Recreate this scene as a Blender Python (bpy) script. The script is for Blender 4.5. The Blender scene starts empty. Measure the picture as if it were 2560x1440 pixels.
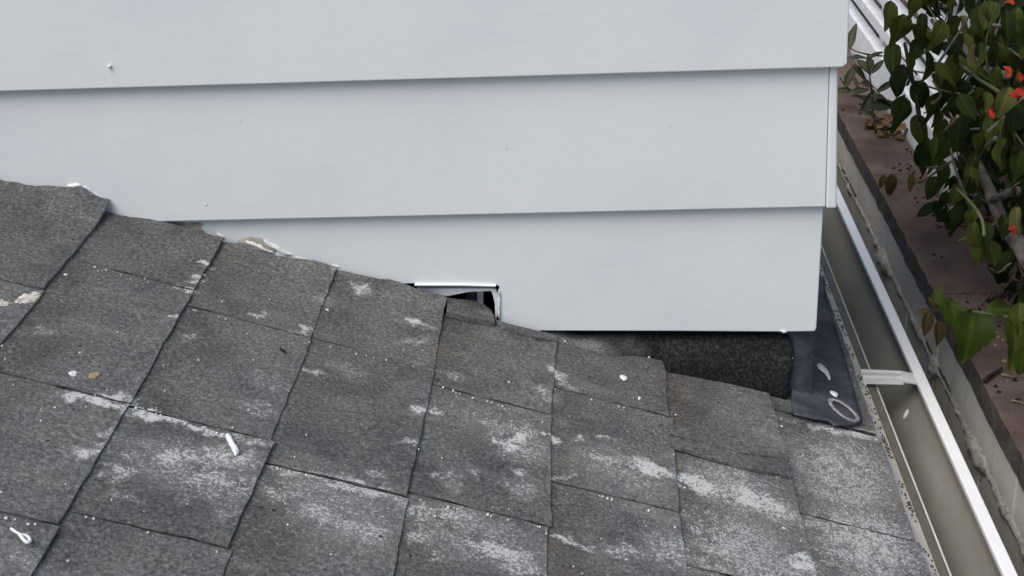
import bpy, bmesh, math, random
from mathutils import Vector, Matrix, noise
random.seed(7)
rnd = random.uniform
S = bpy.context.scene
COL = S.collection

# ------------------------------------------------------------------ camera
FPX = 3334.3                                   # focal length in photo pixels (2560 wide)
CX = Vector((0.99806584, 0.04451989, -0.04338841))     # camera right
CD = Vector((-0.01913033, -0.44412358, -0.89576128))   # camera down
CF = Vector((-0.05914901, 0.89485877, -0.44241290))    # camera forward
CAM = Vector((0.40271556, -1.32479562, 0.58838789))
PITCH = 0.32036390                             # roof pitch, about 4 in 12
cam_data = bpy.data.cameras.new('camera')
cam = bpy.data.objects.new('camera', cam_data)
COL.objects.link(cam)
cam_data.sensor_width = 36.0
cam_data.lens = FPX / 2560 * 36
cam_data.clip_start = 0.02
cam_data.clip_end = 500
cam.matrix_world = Matrix(((CX.x, -CD.x, -CF.x, CAM.x), (CX.y, -CD.y, -CF.y, CAM.y),
                           (CX.z, -CD.z, -CF.z, CAM.z), (0, 0, 0, 1)))
S.camera = cam

# ------------------------------------------------------------------ light
SUN_EL, SUN_AZ = math.radians(56), math.radians(220)    # azimuth from +Y, clockwise
W = bpy.data.worlds.new('World'); S.world = W; W.use_nodes = True
wn = W.node_tree.nodes; wl = W.node_tree.links; wn.clear()
sky = wn.new('ShaderNodeTexSky'); sky.sky_type = 'NISHITA'; sky.sun_disc = False
sky.sun_elevation = SUN_EL; sky.sun_rotation = SUN_AZ
sky.air_density = 1.0; sky.dust_density = 3.0; sky.ozone_density = 1.0
bg = wn.new('ShaderNodeBackground'); bg.inputs[1].default_value = 0.085
wo = wn.new('ShaderNodeOutputWorld')
wl.new(sky.outputs[0], bg.inputs[0]); wl.new(bg.outputs[0], wo.inputs[0])
sd_ = bpy.data.lights.new('sun', 'SUN'); sd_.energy = 1.25; sd_.angle = math.radians(50); sd_.color = (1, 0.985, 0.96)
sun = bpy.data.objects.new('sun', sd_); COL.objects.link(sun)
sdir = Vector((math.sin(SUN_AZ) * math.cos(SUN_EL), math.cos(SUN_AZ) * math.cos(SUN_EL), math.sin(SUN_EL)))
sun.rotation_euler = sdir.to_track_quat('Z', 'Y').to_euler()
sun.location = (0, -3, 6)
S.view_settings.view_transform = 'Standard'; S.view_settings.look = 'None'
S.view_settings.gamma = 1; S.view_settings.use_curve_mapping = False
S.view_settings.exposure = 0.76

# ------------------------------------------------------------------ picture rays -> real surfaces
RN = Vector((math.sin(PITCH), 0, math.cos(PITCH)))      # roof normal
RS = Vector((math.cos(PITCH), 0, -math.sin(PITCH)))     # down the slope
def ray(u, v): return CX * ((u - 1280) / FPX) + CD * ((v - 720) / FPX) + CF
def hit(u, v, n, d):
    r = ray(u, v); return CAM + r * ((d - n.dot(CAM)) / n.dot(r))
def roof(u, v, h=0.0):
    p = hit(u, v, RN, h); return p.dot(RS), p.y
def wallp(u, v, y=-0.006): return hit(u, v, Vector((0, 1, 0)), y)
def atx(u, v, x): return hit(u, v, Vector((1, 0, 0)), x)
def atz(u, v, z): return hit(u, v, Vector((0, 0, 1)), z)
def rpt(s, t, h): return RS * s + RN * h + Vector((0, t, 0))

# ------------------------------------------------------------------ material helpers
def mat(name):
    m = bpy.data.materials.new(name); m.use_nodes = True
    nt = m.node_tree; nt.nodes.clear()
    out = nt.nodes.new('ShaderNodeOutputMaterial'); b = nt.nodes.new('ShaderNodeBsdfPrincipled')
    nt.links.new(b.outputs[0], out.inputs[0])
    return m, nt, b
def N(nt, kind, **kw):
    n = nt.nodes.new(kind)
    for k, v in kw.items(): setattr(n, k, v)
    return n
def setin(nt, sock, v):
    if hasattr(v, 'is_linked'): nt.links.new(v, sock)
    else: sock.default_value = v
def math_(nt, op, a, b=None, c=None, clamp=False):
    n = N(nt, 'ShaderNodeMath', operation=op, use_clamp=clamp)
    setin(nt, n.inputs[0], a)
    if b is not None: setin(nt, n.inputs[1], b)
    if c is not None: setin(nt, n.inputs[2], c)
    return n.outputs[0]
def sstep(nt, v, lo, hi, a=0.0, b=1.0):
    n = N(nt, 'ShaderNodeMapRange', interpolation_type='SMOOTHSTEP')
    setin(nt, n.inputs[0], v); n.inputs[1].default_value = lo; n.inputs[2].default_value = hi
    n.inputs[3].default_value = a; n.inputs[4].default_value = b
    return n.outputs[0]
def mixc(nt, f, a, b, blend='MIX'):
    n = N(nt, 'ShaderNodeMix', data_type='RGBA', blend_type=blend)
    setin(nt, n.inputs[0], f)
    for s, v in ((n.inputs[6], a), (n.inputs[7], b)):
        if hasattr(v, 'is_linked'): nt.links.new(v, s)
        else: s.default_value = (*v, 1)
    return n.outputs[2]
def coords(nt, scale=(1, 1, 1), loc=(0, 0, 0), rot=(0, 0, 0), kind='Object'):
    tc = N(nt, 'ShaderNodeTexCoord'); mp = N(nt, 'ShaderNodeMapping')
    mp.inputs['Scale'].default_value = scale; mp.inputs['Location'].default_value = loc; mp.inputs['Rotation'].default_value = rot
    nt.links.new(tc.outputs[kind], mp.inputs[0]); return mp.outputs[0]
def nz(nt, vec, scale, detail=3, rough=0.55, dist=0.0):
    n = N(nt, 'ShaderNodeTexNoise'); nt.links.new(vec, n.inputs['Vector'])
    n.inputs['Scale'].default_value = scale; n.inputs['Detail'].default_value = detail
    n.inputs['Roughness'].default_value = rough; n.inputs['Distortion'].default_value = dist
    return n.outputs[0]
def ramp(nt, f, stops):
    n = N(nt, 'ShaderNodeValToRGB'); nt.links.new(f, n.inputs[0]); e = n.color_ramp.elements
    while len(e) < len(stops): e.new(0.5)
    for el, (p, c) in zip(e, stops): el.position = p; el.color = (*c, 1)
    return n.outputs[0]
def bump(nt, b, h, strength, dist):
    n = N(nt, 'ShaderNodeBump'); n.inputs['Strength'].default_value = strength; n.inputs['Distance'].default_value = dist
    nt.links.new(h, n.inputs['Height']); nt.links.new(n.outputs[0], b.inputs['Normal'])
def base(nt, b, c, rough=0.6, spec=0.4):
    setin(nt, b.inputs['Base Color'], (*c, 1) if isinstance(c, tuple) else c)
    b.inputs['Roughness'].default_value = rough; b.inputs['Specular IOR Level'].default_value = spec
def simple(name, c1, c2, scale=40, rough=0.7, spec=0.3, bs=0.3, bd=0.002, detail=4, stretch=(1, 1, 1)):
    m, nt, b = mat(name); v = coords(nt, stretch)
    f = nz(nt, v, scale, detail)
    base(nt, b, ramp(nt, f, [(0.3, c1), (0.7, c2)]), rough, spec)
    bump(nt, b, nz(nt, v, scale * 4, 3), bs, bd)
    return m

# ------------------------------------------------------------------ stains on the roof: ends of each smear and its width in the photo
STAINS = [  # u1,v1,u2,v2,width,strength
 (165, 990, 335, 1030, 24, .95), (335, 1018, 450, 1065, 30, 1.), (430, 1055, 570, 1098, 18, .85), (255, 988, 330, 1000, 18, .75),
 (170, 985, 235, 1000, 12, .7), (322, 1030, 340, 990, 10, .8), (188, 1140, 250, 1120, 44, .75), (262, 1110, 282, 1070, 26, .5), (270, 1180, 345, 1176, 40, .62),
 (395, 1140, 470, 1150, 46, .68), (440, 1130, 640, 1160, 50, .66), (420, 1195, 640, 1215, 36, .58), (585, 1110, 665, 1115, 26, .62), (560, 1200, 640, 1215, 80, .5),
 (310, 1135, 345, 1145, 14, .5), (470, 1240, 620, 1240, 50, .4), (540, 1290, 600, 1260, 70, .34), (280, 1225, 360, 1250, 30, .3),
 (675, 1165, 830, 1205, 24, .6), (790, 1195, 1005, 1255, 42, .72), (640, 1225, 760, 1245, 40, .45), (740, 1255, 860, 1300, 46, .55), (840, 1300, 965, 1345, 60, .55), (560, 1390, 650, 1420, 40, .2),
 (1000, 1265, 1090, 1285, 44, .6), (1060, 1275, 1210, 1300, 40, .6), (1010, 1330, 1090, 1350, 40, .5), (1160, 1355, 1340, 1410, 50, .72), (1100, 1250, 1160, 1330, 90, .34),
 (1075, 1385, 1100, 1390, 26, .5), (1250, 1410, 1360, 1435, 30, .6), (1230, 1110, 1300, 1128, 20, .95), (1260, 1115, 1335, 1080, 24, .9), (1270, 1065, 1340, 1085, 34, .55), (1180, 1040, 1290, 1075, 18, .5),
 (1372, 1092, 1396, 1106, 18, .95), (1440, 1096, 1460, 1102, 10, .8), (1480, 1090, 1540, 1102, 12, .6), (1470, 1135, 1560, 1165, 24, .66), (1550, 1155, 1690, 1190, 36, .95), (1690, 1185, 1800, 1230, 46, .95), (1780, 1215, 1990, 1290, 56, .9),
 (1700, 1180, 1960, 1260, 120, .5), (1380, 1200, 1440, 1190, 18, .55), (1990, 1300, 2120, 1330, 34, .55), (1985, 1430, 2030, 1395, 70, 1.), (1700, 1400, 2060, 1440, 120, .5), (1630, 1340, 1740, 1420, 90, .5), (2080, 1380, 2280, 1420, 130, .5),
 (1990, 1050, 2195, 1095, 26, .95), (2060, 1130, 2200, 1200, 110, .42), (1990, 1150, 2060, 1250, 60, .28), (2180, 1250, 2240, 1330, 70, .36), (1370, 1330, 1480, 1370, 20, .8), (1480, 1360, 1640, 1400, 36, .5), (1700, 1270, 1760, 1300, 60, .3),
 (500, 655, 518, 668, 14, .9), (478, 705, 500, 695, 18, .75), (455, 722, 485, 730, 14, .8), (880, 735, 915, 725, 24, .75), (1015, 805, 1075, 815, 14, .8), (1060, 812, 1080, 820, 12, .8), (745, 830, 775, 818, 22, .75), (630, 782, 660, 786, 14, .7),
 (775, 925, 805, 935, 14, .6), (1032, 1030, 1060, 1020, 24, .9), (1062, 1020, 1105, 1030, 14, .8), (1000, 1110, 1040, 1100, 24, .6), (915, 1185, 960, 1192, 20, .6), (1085, 1185, 1150, 1180, 28, .45), (1110, 1210, 1150, 1220, 30, .4), (1290, 1180, 1310, 1190, 20, .6), (1280, 1210, 1340, 1240, 60, .42), (1180, 1170, 1190, 1190, 14, .5),
 (330, 960, 350, 935, 20, .5), (430, 800, 445, 795, 12, .6), (600, 1010, 700, 1040, 40, .34), (830, 910, 900, 940, 30, .3), (1100, 930, 1160, 945, 20, .4), (1380, 925, 1410, 950, 18, .8), (1395, 955, 1440, 970, 10, .5), (1340, 995, 1385, 985, 44, .55), (820, 660, 835, 690, 14, .5), (790, 760, 830, 740, 40, .35),
 (1995, 1130, 2240, 1240, 190, .58), (2050, 1290, 2300, 1430, 200, .64), (1720, 1330, 1980, 1400, 170, .55), (1420, 1130, 1700, 1230, 110, .32), (1010, 1290, 1340, 1390, 130, .38), (660, 1180, 980, 1320, 150, .34), (300, 1120, 650, 1220, 130, .40), (1230, 1070, 1360, 1150, 100, .42), (1060, 990, 1380, 1090, 90, .26), (0, 1350, 110, 1440, 90, .25), (1390, 842, 1545, 850, 14, .3), (1000, 860, 1080, 850, 22, .35), (90, 815, 140, 835, 20, .35), (640, 930, 700, 990, 60, .25), (460, 850, 490, 835, 20, .4),
]
def stain_box(st):
    u1, v1, u2, v2, w, k = st
    du, dv = u2 - u1, v2 - v1; L = math.hypot(du, dv) or 1; e = w * .8 + 6; a = e / L
    P = [roof(u1 - du * a - dv / L * e * q, v1 - dv * a + du / L * e * q) for q in (-1, 1)] + [roof(u2 + du * a - dv / L * e * q, v2 + dv * a + du / L * e * q) for q in (-1, 1)]
    return min(p[0] for p in P) - .015, max(p[0] for p in P) + .015, min(p[1] for p in P) - .015, max(p[1] for p in P) + .015
BOXES = [stain_box(st) for st in STAINS]
def stains_over(s0, s1, t0, t1):
    return tuple(i for i, b in enumerate(BOXES) if b[0] < s1 and b[1] > s0 and b[2] < t1 and b[3] > t0)
def stain_mask(nt, vec, which):
    wob = N(nt, 'ShaderNodeTexNoise'); nt.links.new(vec, wob.inputs['Vector']); wob.inputs['Scale'].default_value = 70; wob.inputs['Detail'].default_value = 3
    sub = N(nt, 'ShaderNodeVectorMath', operation='SUBTRACT'); nt.links.new(wob.outputs[1], sub.inputs[0]); sub.inputs[1].default_value = (.5, .5, .5)
    mad = N(nt, 'ShaderNodeVectorMath', operation='MULTIPLY_ADD'); nt.links.new(sub.outputs[0], mad.inputs[0]); mad.inputs[1].default_value = (.034, .034, 0); nt.links.new(vec, mad.inputs[2])
    acc = None
    for (u1, v1, u2, v2, w, k) in [STAINS[i] for i in which]:
        a, b = roof(u1, v1), roof(u2, v2)
        um, vm = (u1 + u2) / 2, (v1 + v2) / 2
        du, dv = u2 - u1, v2 - v1; L = math.hypot(du, dv) or 1
        c, d = roof(um - dv / L * w / 2, vm + du / L * w / 2), roof(um + dv / L * w / 2, vm - du / L * w / 2)
        ang = math.atan2(b[1] - a[1], b[0] - a[0]); ca, sa = math.cos(ang), math.sin(ang)
        lon = math.hypot(b[0] - a[0], b[1] - a[1]) / 2
        lat = abs(-(d[0] - c[0]) * sa + (d[1] - c[1]) * ca) / 2
        mp = N(nt, 'ShaderNodeMapping', vector_type='TEXTURE'); nt.links.new(mad.outputs[0], mp.inputs[0])
        mp.inputs['Location'].default_value = ((a[0] + b[0]) / 2, (a[1] + b[1]) / 2, 0)
        mp.inputs['Rotation'].default_value = (0, 0, ang)
        mp.inputs['Scale'].default_value = (lon * 1.25 + .004, max(lat, .004) * 1.25, 10)
        ln = N(nt, 'ShaderNodeVectorMath', operation='LENGTH'); nt.links.new(mp.outputs[0], ln.inputs[0])
        f = sstep(nt, ln.outputs['Value'], 0.25, 1.25, k, 0.0)
        acc = f if acc is None else math_(nt, 'MAXIMUM', acc, f)
    return acc

SHINGLE_MATS = {}
def shingle_material(name, dark=False, which=()):
    if (name, which) in SHINGLE_MATS: return SHINGLE_MATS[name, which]
    m, nt, b = mat(name)
    v = coords(nt)
    g1 = nz(nt, v, 270, 3, .65); g2 = nz(nt, v, 640, 2, .6); lo = nz(nt, v, 14, 3)
    g = math_(nt, 'MULTIPLY_ADD', g2, .4, math_(nt, 'MULTIPLY', g1, .6))
    if dark:
        col = ramp(nt, g, [(.34, (.005, .005, .0055)), (.5, (.016, .016, .0165)), (.60, (.042, .042, .043)), (.7, (.095, .095, .094))])
        sx = N(nt, 'ShaderNodeSeparateXYZ'); nt.links.new(v, sx.inputs[0])   # dust lies on its left end
        dd = math_(nt, 'MULTIPLY', sstep(nt, math_(nt, 'ADD', sx.outputs[0], math_(nt, 'MULTIPLY_ADD', nz(nt, v, 40, 3), .12, -.06)), .36, .47, 1, 0), sstep(nt, g2, .36, .6, .25, .8))
        col = mixc(nt, dd, col, (.30, .295, .28))
    else:
        col = ramp(nt, g, [(.31, (.034, .034, .033)), (.46, (.094, .0945, .092)), (.56, (.146, .147, .142)), (.70, (.31, .31, .296))])
        oi = N(nt, 'ShaderNodeObjectInfo')
        uv = N(nt, 'ShaderNodeUVMap'); sep = N(nt, 'ShaderNodeSeparateXYZ'); nt.links.new(uv.outputs[0], sep.inputs[0])
        # the sheltered upper end of each tab has kept its darker brown granules
        e = math_(nt, 'ADD', sep.outputs[0], math_(nt, 'MULTIPLY_ADD', nz(nt, v, 26, 3), .9, -.45))
        shel = sstep(nt, e, 0.0, .55, 1, 0)
        pick = sstep(nt, oi.outputs['Random'], .25, .9, .15, 1.0)
        col = mixc(nt, math_(nt, 'MULTIPLY', shel, pick), col, mixc(nt, 1.0, col, (.74, .68, .63), 'MULTIPLY'))
        tint = ramp(nt, lo, [(.3, (.74, .75, .78)), (.5, (1, 1, 1)), (.7, (1.18, 1.19, 1.15))])
        col = mixc(nt, 1.0, col, tint, 'MULTIPLY')
        vr = math_(nt, 'MULTIPLY_ADD', oi.outputs['Random'], .26, .87)
        cmb = N(nt, 'ShaderNodeCombineColor')
        for i in range(3): nt.links.new(vr, cmb.inputs[i])
        col = mixc(nt, 1.0, col, cmb.outputs[0], 'MULTIPLY')
    if not dark:      # faint dust everywhere, drawn out down the slope
        du = nz(nt, coords(nt, (9, 34, 1)), 1.0, 4, .6); dg = nz(nt, v, 340, 3, .7)
        dus = math_(nt, 'MULTIPLY', sstep(nt, du, .52, .78), sstep(nt, dg, .42, .68, .10, .50))
        col = mixc(nt, dus, col, (.36, .36, .345))
    # thin powdery overspray, caught on the raised granules
    if which:
        k = stain_mask(nt, v, which)
        spk = sstep(nt, math_(nt, 'MULTIPLY_ADD', nz(nt, v, 640, 2, .6), .35, math_(nt, 'MULTIPLY', nz(nt, v, 310, 3, .7), .65)), .36, .64)
        mot = nz(nt, v, 70, 4, .65)
        kk = math_(nt, 'MULTIPLY', k, sstep(nt, mot, .30, .60, .45, 1.08))
        f = sstep(nt, math_(nt, 'ADD', spk, math_(nt, 'MULTIPLY', kk, 1.12)), .90, 1.34)
        f = math_(nt, 'MULTIPLY', f, math_(nt, 'MULTIPLY_ADD', k, .45, .42))
        f = math_(nt, 'MAXIMUM', f, math_(nt, 'MULTIPLY', kk, .30))
        col = mixc(nt, f, col, (.62, .625, .60))
    vor = N(nt, 'ShaderNodeTexVoronoi'); nt.links.new(v, vor.inputs['Vector']); vor.inputs['Scale'].default_value = 75
    sc = N(nt, 'ShaderNodeSeparateColor'); nt.links.new(vor.outputs['Color'], sc.inputs[0])
    rare = math_(nt, 'GREATER_THAN', sc.outputs[0], .955)
    dot = math_(nt, 'LESS_THAN', vor.outputs['Distance'], math_(nt, 'MULTIPLY_ADD', sc.outputs[2], .11, .04))
    col = mixc(nt, math_(nt, 'MULTIPLY', math_(nt, 'MULTIPLY', rare, dot), .9), col, (.7, .7, .68))
    blk = math_(nt, 'MULTIPLY', math_(nt, 'LESS_THAN', sc.outputs[1], .03), math_(nt, 'LESS_THAN', vor.outputs['Distance'], .14))
    col = mixc(nt, math_(nt, 'MULTIPLY', blk, .8), col, (.01, .01, .01))
    base(nt, b, col, .92, .15)
    bump(nt, b, g, .55, .0018)
    SHINGLE_MATS[name, which] = m
    return m

def siding_material():
    m, nt, b = mat('pale_grey_paint')
    v = coords(nt)
    lo = nz(nt, v, 5, 4); streak = nz(nt, coords(nt, (3, 3, 60)), 6, 3); fine = nz(nt, v, 260, 2)
    f = math_(nt, 'ADD', math_(nt, 'MULTIPLY', lo, .75), math_(nt, 'MULTIPLY', streak, .25))
    col = ramp(nt, f, [(.35, (.625, .650, .662)), (.5, (.652, .687, .682)), (.66, (.662, .708, .695))])
    vor = N(nt, 'ShaderNodeTexVoronoi'); nt.links.new(v, vor.inputs['Vector']); vor.inputs['Scale'].default_value = 22
    sc = N(nt, 'ShaderNodeSeparateColor'); nt.links.new(vor.outputs['Color'], sc.inputs[0])
    nick = math_(nt, 'MULTIPLY', math_(nt, 'GREATER_THAN', sc.outputs[0], .96), math_(nt, 'LESS_THAN', vor.outputs['Distance'], .03))
    col = mixc(nt, math_(nt, 'MULTIPLY', nick, .45), col, (.36, .36, .36))
    base(nt, b, col, .55, .35)
    brush = nz(nt, coords(nt, (14, 14, 420)), 1.0, 4, .6)
    h = math_(nt, 'ADD', math_(nt, 'MULTIPLY', brush, .55), math_(nt, 'MULTIPLY', fine, .45))
    bump(nt, b, h, .12, .0009)
    return m

M = {}
M['shingle'] = shingle_material('weathered_shingle_granules')
M['membrane'] = shingle_material('fresh_black_granules', True)
M['siding'] = siding_material()
M['white'] = simple('white_paint', (.84, .84, .82), (.90, .90, .88), 60, .45, .5, .15, .0006)
M['fence_white'] = simple('old_white_fence_paint', (.70, .70, .71), (.86, .87, .86), 35, .7, .2, .5, .002)
M['caulk'] = simple('white_caulk', (.70, .70, .66), (.84, .84, .80), 160, .6, .4, .5, .001)
M['primer'] = simple('bare_beige_fibre_cement', (.30, .28, .22), (.42, .39, .31), 70, .85, .2, .4, .001)
M['cream'] = simple('dried_cream_paint', (.52, .48, .40), (.70, .67, .58), 120, .7, .3, .6, .001)
M['tan'] = simple('rusty_tan_stain', (.28, .20, .10), (.44, .34, .2), 160, .8, .2, .5, .001)
M['deck'] = simple('black_felt', (.006, .006, .006), (.016, .015, .014), 90, .95, .1)
M['cut_edge'] = simple('cut_asphalt_edge', (.008, .008, .008), (.14, .138, .13), 55, .95, .1, .6, .001, 5)
M['butt'] = simple('dusty_shingle_butt', (.13, .128, .12), (.30, .295, .28), 200, .95, .1, .6, .001)
M['timber'] = simple('old_grey_timber', (.09, .085, .08), (.17, .165, .16), 30, .85, .2, .5, .001, stretch=(6, 6, 1))
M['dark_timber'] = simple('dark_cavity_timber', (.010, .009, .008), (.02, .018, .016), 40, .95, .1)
M['drip'] = simple('cream_drip_edge_metal', (.46, .435, .375), (.62, .59, .52), 34, .6, .4, .2, .001)
M['hem'] = simple('shaded_olive_metal', (.12, .11, .085), (.17, .16, .125), 30, .6, .4, .2, .001)  # olive darkened in the colour itself for the shade on hem and slot
M['grit'] = simple('dark_grit', (.014, .013, .012), (.14, .125, .10), 300, .95, .1)
M['chip'] = simple('white_paint_chip', (.62, .62, .60), (.85, .85, .83), 300, .6, .3)
M['soil'] = simple('reddish_soil', (.05, .032, .024), (.12, .075, .055), 22, .95, .1, .8, .01)
M['path'] = simple('grey_path', (.28, .28, .265), (.38, .375, .35), 12, .95, .1, .5, .004)
M['bark'] = simple('pale_grey_bark', (.09, .08, .068), (.22, .20, .175), 60, .9, .1, .8, .003)
M['twig'] = simple('dark_twig', (.012, .010, .008), (.04, .033, .025), 90, .9, .1)
M['straw'] = simple('dry_straw', (.16, .13, .08), (.30, .25, .17), 90, .85, .1)
M['green_stem'] = simple('green_stem', (.06, .08, .03), (.12, .13, .05), 60, .7, .3)
M['mortar'] = simple('rough_mortar', (.30, .285, .255), (.62, .60, .55), 150, .95, .1, .9, .004)

def gutter_material():
    m, nt, b = mat('gutter_inside_taupe')
    v = coords(nt); a = nz(nt, coords(nt, (5, 1.6, 5)), 3, 5); sp = nz(nt, v, 160, 3)
    col = ramp(nt, a, [(.3, (.185, .175, .145)), (.55, (.225, .215, .18)), (.8, (.28, .27, .23))])
    vor = N(nt, 'ShaderNodeTexVoronoi'); nt.links.new(v, vor.inputs['Vector']); vor.inputs['Scale'].default_value = 60
    sc = N(nt, 'ShaderNodeSeparateColor'); nt.links.new(vor.outputs['Color'], sc.inputs[0])
    d = math_(nt, 'MULTIPLY', math_(nt, 'GREATER_THAN', sc.outputs[0], .93), math_(nt, 'LESS_THAN', vor.outputs['Distance'], .09))
    col = mixc(nt, math_(nt, 'MULTIPLY', d, .6), col, (.5, .48, .42))
    base(nt, b, col, .85, .15); bump(nt, b, sp, .2, .0006); return m
M['gutter'] = gutter_material()

def flashing_material():
    m, nt, b = mat('blue_grey_sheet_metal')
    v = coords(nt); a = nz(nt, coords(nt, (1, 2.2, 1), rot=(0, 0, .5)), 16, 5, .6, .6); f = nz(nt, v, 220, 3)
    col = ramp(nt, a, [(.32, (.036, .039, .047)), (.5, (.056, .060, .071)), (.64, (.095, .101, .113)), (.80, (.21, .215, .222))])
    col = mixc(nt, sstep(nt, f, .54, .74, 0, .20), col, (.25, .25, .25))
    base(nt, b, col, .55, .4); bump(nt, b, f, .25, .001); return m
M['flashing'] = flashing_material()

def block_material():
    m, nt, b = mat('grey_concrete_block')
    v = coords(nt); a = nz(nt, v, 9, 5); f = nz(nt, v, 130, 4); st = nz(nt, coords(nt, (1, 9, 1)), 4, 3)
    col = ramp(nt, a, [(.3, (.47, .455, .41)), (.7, (.58, .57, .525))])
    col = mixc(nt, sstep(nt, st, .6, .8, 0, .3), col, (.13, .12, .105))
    pit = sstep(nt, nz(nt, v, 70, 2), .70, .74)
    col = mixc(nt, math_(nt, 'MULTIPLY', pit, .7), col, (.06, .055, .05))
    base(nt, b, col, .9, .2); bump(nt, b, f, .5, .002); return m
M['block'] = block_material()
def cap_material():
    m, nt, b = mat('red_brown_cap_brick')
    v = coords(nt); a = nz(nt, v, 11, 5); f = nz(nt, v, 160, 4)
    col = ramp(nt, a, [(.3, (.075, .052, .042)), (.5, (.120, .084, .068)), (.72, (.175, .132, .110))])
    col = mixc(nt, sstep(nt, f, .62, .72, 0, .7), col, (.025, .017, .014))
    base(nt, b, col, .95, .15); bump(nt, b, f, .7, .003); return m
M['cap'] = cap_material()
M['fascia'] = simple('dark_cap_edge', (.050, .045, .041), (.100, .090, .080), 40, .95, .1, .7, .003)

def leaf_material(name, stops, trans=.25, rough=.42):
    m, nt, b = mat(name)
    oi = N(nt, 'ShaderNodeObjectInfo'); v = coords(nt)
    col = ramp(nt, oi.outputs['Random'], stops)
    f = nz(nt, v, 55, 4)
    col = mixc(nt, 1.0, col, ramp(nt, f, [(.3, (.7, .72, .7)), (.7, (1.25, 1.2, 1.1))]), 'MULTIPLY')
    uv = N(nt, 'ShaderNodeUVMap'); sep = N(nt, 'ShaderNodeSeparateXYZ'); nt.links.new(uv.outputs[0], sep.inputs[0])
    ax = math_(nt, 'ABSOLUTE', sep.outputs[0])
    mid = sstep(nt, ax, .015, .06, .55, 0)
    ph = math_(nt, 'FRACT', math_(nt, 'MULTIPLY', math_(nt, 'SUBTRACT', sep.outputs[1], math_(nt, 'MULTIPLY', ax, .8)), 6.0))
    side = sstep(nt, math_(nt, 'ABSOLUTE', math_(nt, 'SUBTRACT', ph, .5)), .0, .10, .28, 0)
    col = mixc(nt, math_(nt, 'MAXIMUM', mid, side), col, mixc(nt, 1.0, col, (2.0, 1.9, 1.7), 'MULTIPLY'))
    base(nt, b, col, rough, .22)
    bump(nt, b, math_(nt, 'ADD', f, math_(nt, 'MULTIPLY', side, -1.5)), .35, .002)
    t = N(nt, 'ShaderNodeBsdfTranslucent'); nt.links.new(col, t.inputs[0])
    mx = N(nt, 'ShaderNodeMixShader'); mx.inputs[0].default_value = trans
    nt.links.new(b.outputs[0], mx.inputs[1]); nt.links.new(t.outputs[0], mx.inputs[2])
    nt.links.new(mx.outputs[0], nt.nodes['Material Output'].inputs[0])
    return m
M['leaf'] = leaf_material('bougainvillea_leaf', [(0, (.014, .024, .005)), (.35, (.030, .047, .008)), (.7, (.054, .074, .012)), (.92, (.085, .100, .022)), (1, (.14, .13, .055))], .3, .65)
M['sprig'] = leaf_material('young_green_leaf', [(0, (.040, .064, .009)), (1, (.075, .095, .018))], .3)
M['brown_leaf'] = leaf_material('bronze_young_leaf', [(0, (.07, .05, .02)), (1, (.11, .085, .03))], .3)
M['olive_leaf'] = leaf_material('narrow_olive_leaf', [(0, (.025, .032, .018)), (1, (.07, .075, .045))])
M['dead_leaf'] = leaf_material('dead_leaf', [(0, (.09, .055, .025)), (1, (.22, .15, .07))], .2, .8)
M['bract'] = leaf_material('orange_red_bract', [(0, (.30, .026, .012)), (1, (.46, .060, .022))], .35, .6)

# ------------------------------------------------------------------ object helpers
def new_obj(name, verts, faces, material, parent=None, smooth=False, uvs=None, bev=None):
    me = bpy.data.meshes.new(name); me.from_pydata([tuple(v) for v in verts], [], faces); me.update()
    if uvs is not None:
        ul = me.uv_layers.new(name='UVMap')
        for lp in me.loops: ul.data[lp.index].uv = uvs[lp.vertex_index]
    me.materials.append(material)
    if smooth:
        for p in me.polygons: p.use_smooth = True
    o = bpy.data.objects.new(name, me); COL.objects.link(o)
    if parent is not None: attach(o, parent)
    if bev:
        md = o.modifiers.new('bevel', 'BEVEL'); md.width = bev; md.segments = 2; md.limit_method = 'ANGLE'; md.angle_limit = math.radians(40)
    return o
def sharpen(o, rim):
    at = o.data.attributes.new('sharp_edge', 'BOOLEAN', 'EDGE') if 'sharp_edge' not in o.data.attributes else o.data.attributes['sharp_edge']
    for e in o.data.edges:
        if e.vertices[0] in rim and e.vertices[1] in rim: at.data[e.index].value = True
def attach(o, parent):
    o.parent = parent
    q = parent; inv = Matrix.Identity(4)
    chain = []
    while q: chain.append(q); q = q.parent
    w = Matrix.Identity(4)
    for q in reversed(chain): w = w @ q.matrix_parent_inverse @ q.matrix_basis
    o.matrix_parent_inverse = w.inverted()
def tag(o, label=None, cat=None, group=None, kind=None):
    if label: o['label'] = label
    if cat: o['category'] = cat
    if group: o['group'] = group
    if kind: o['kind'] = kind
    return o
def empty(name, loc):
    o = bpy.data.objects.new(name, None); COL.objects.link(o); o.location = loc; o.empty_display_size = .05; return o
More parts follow.
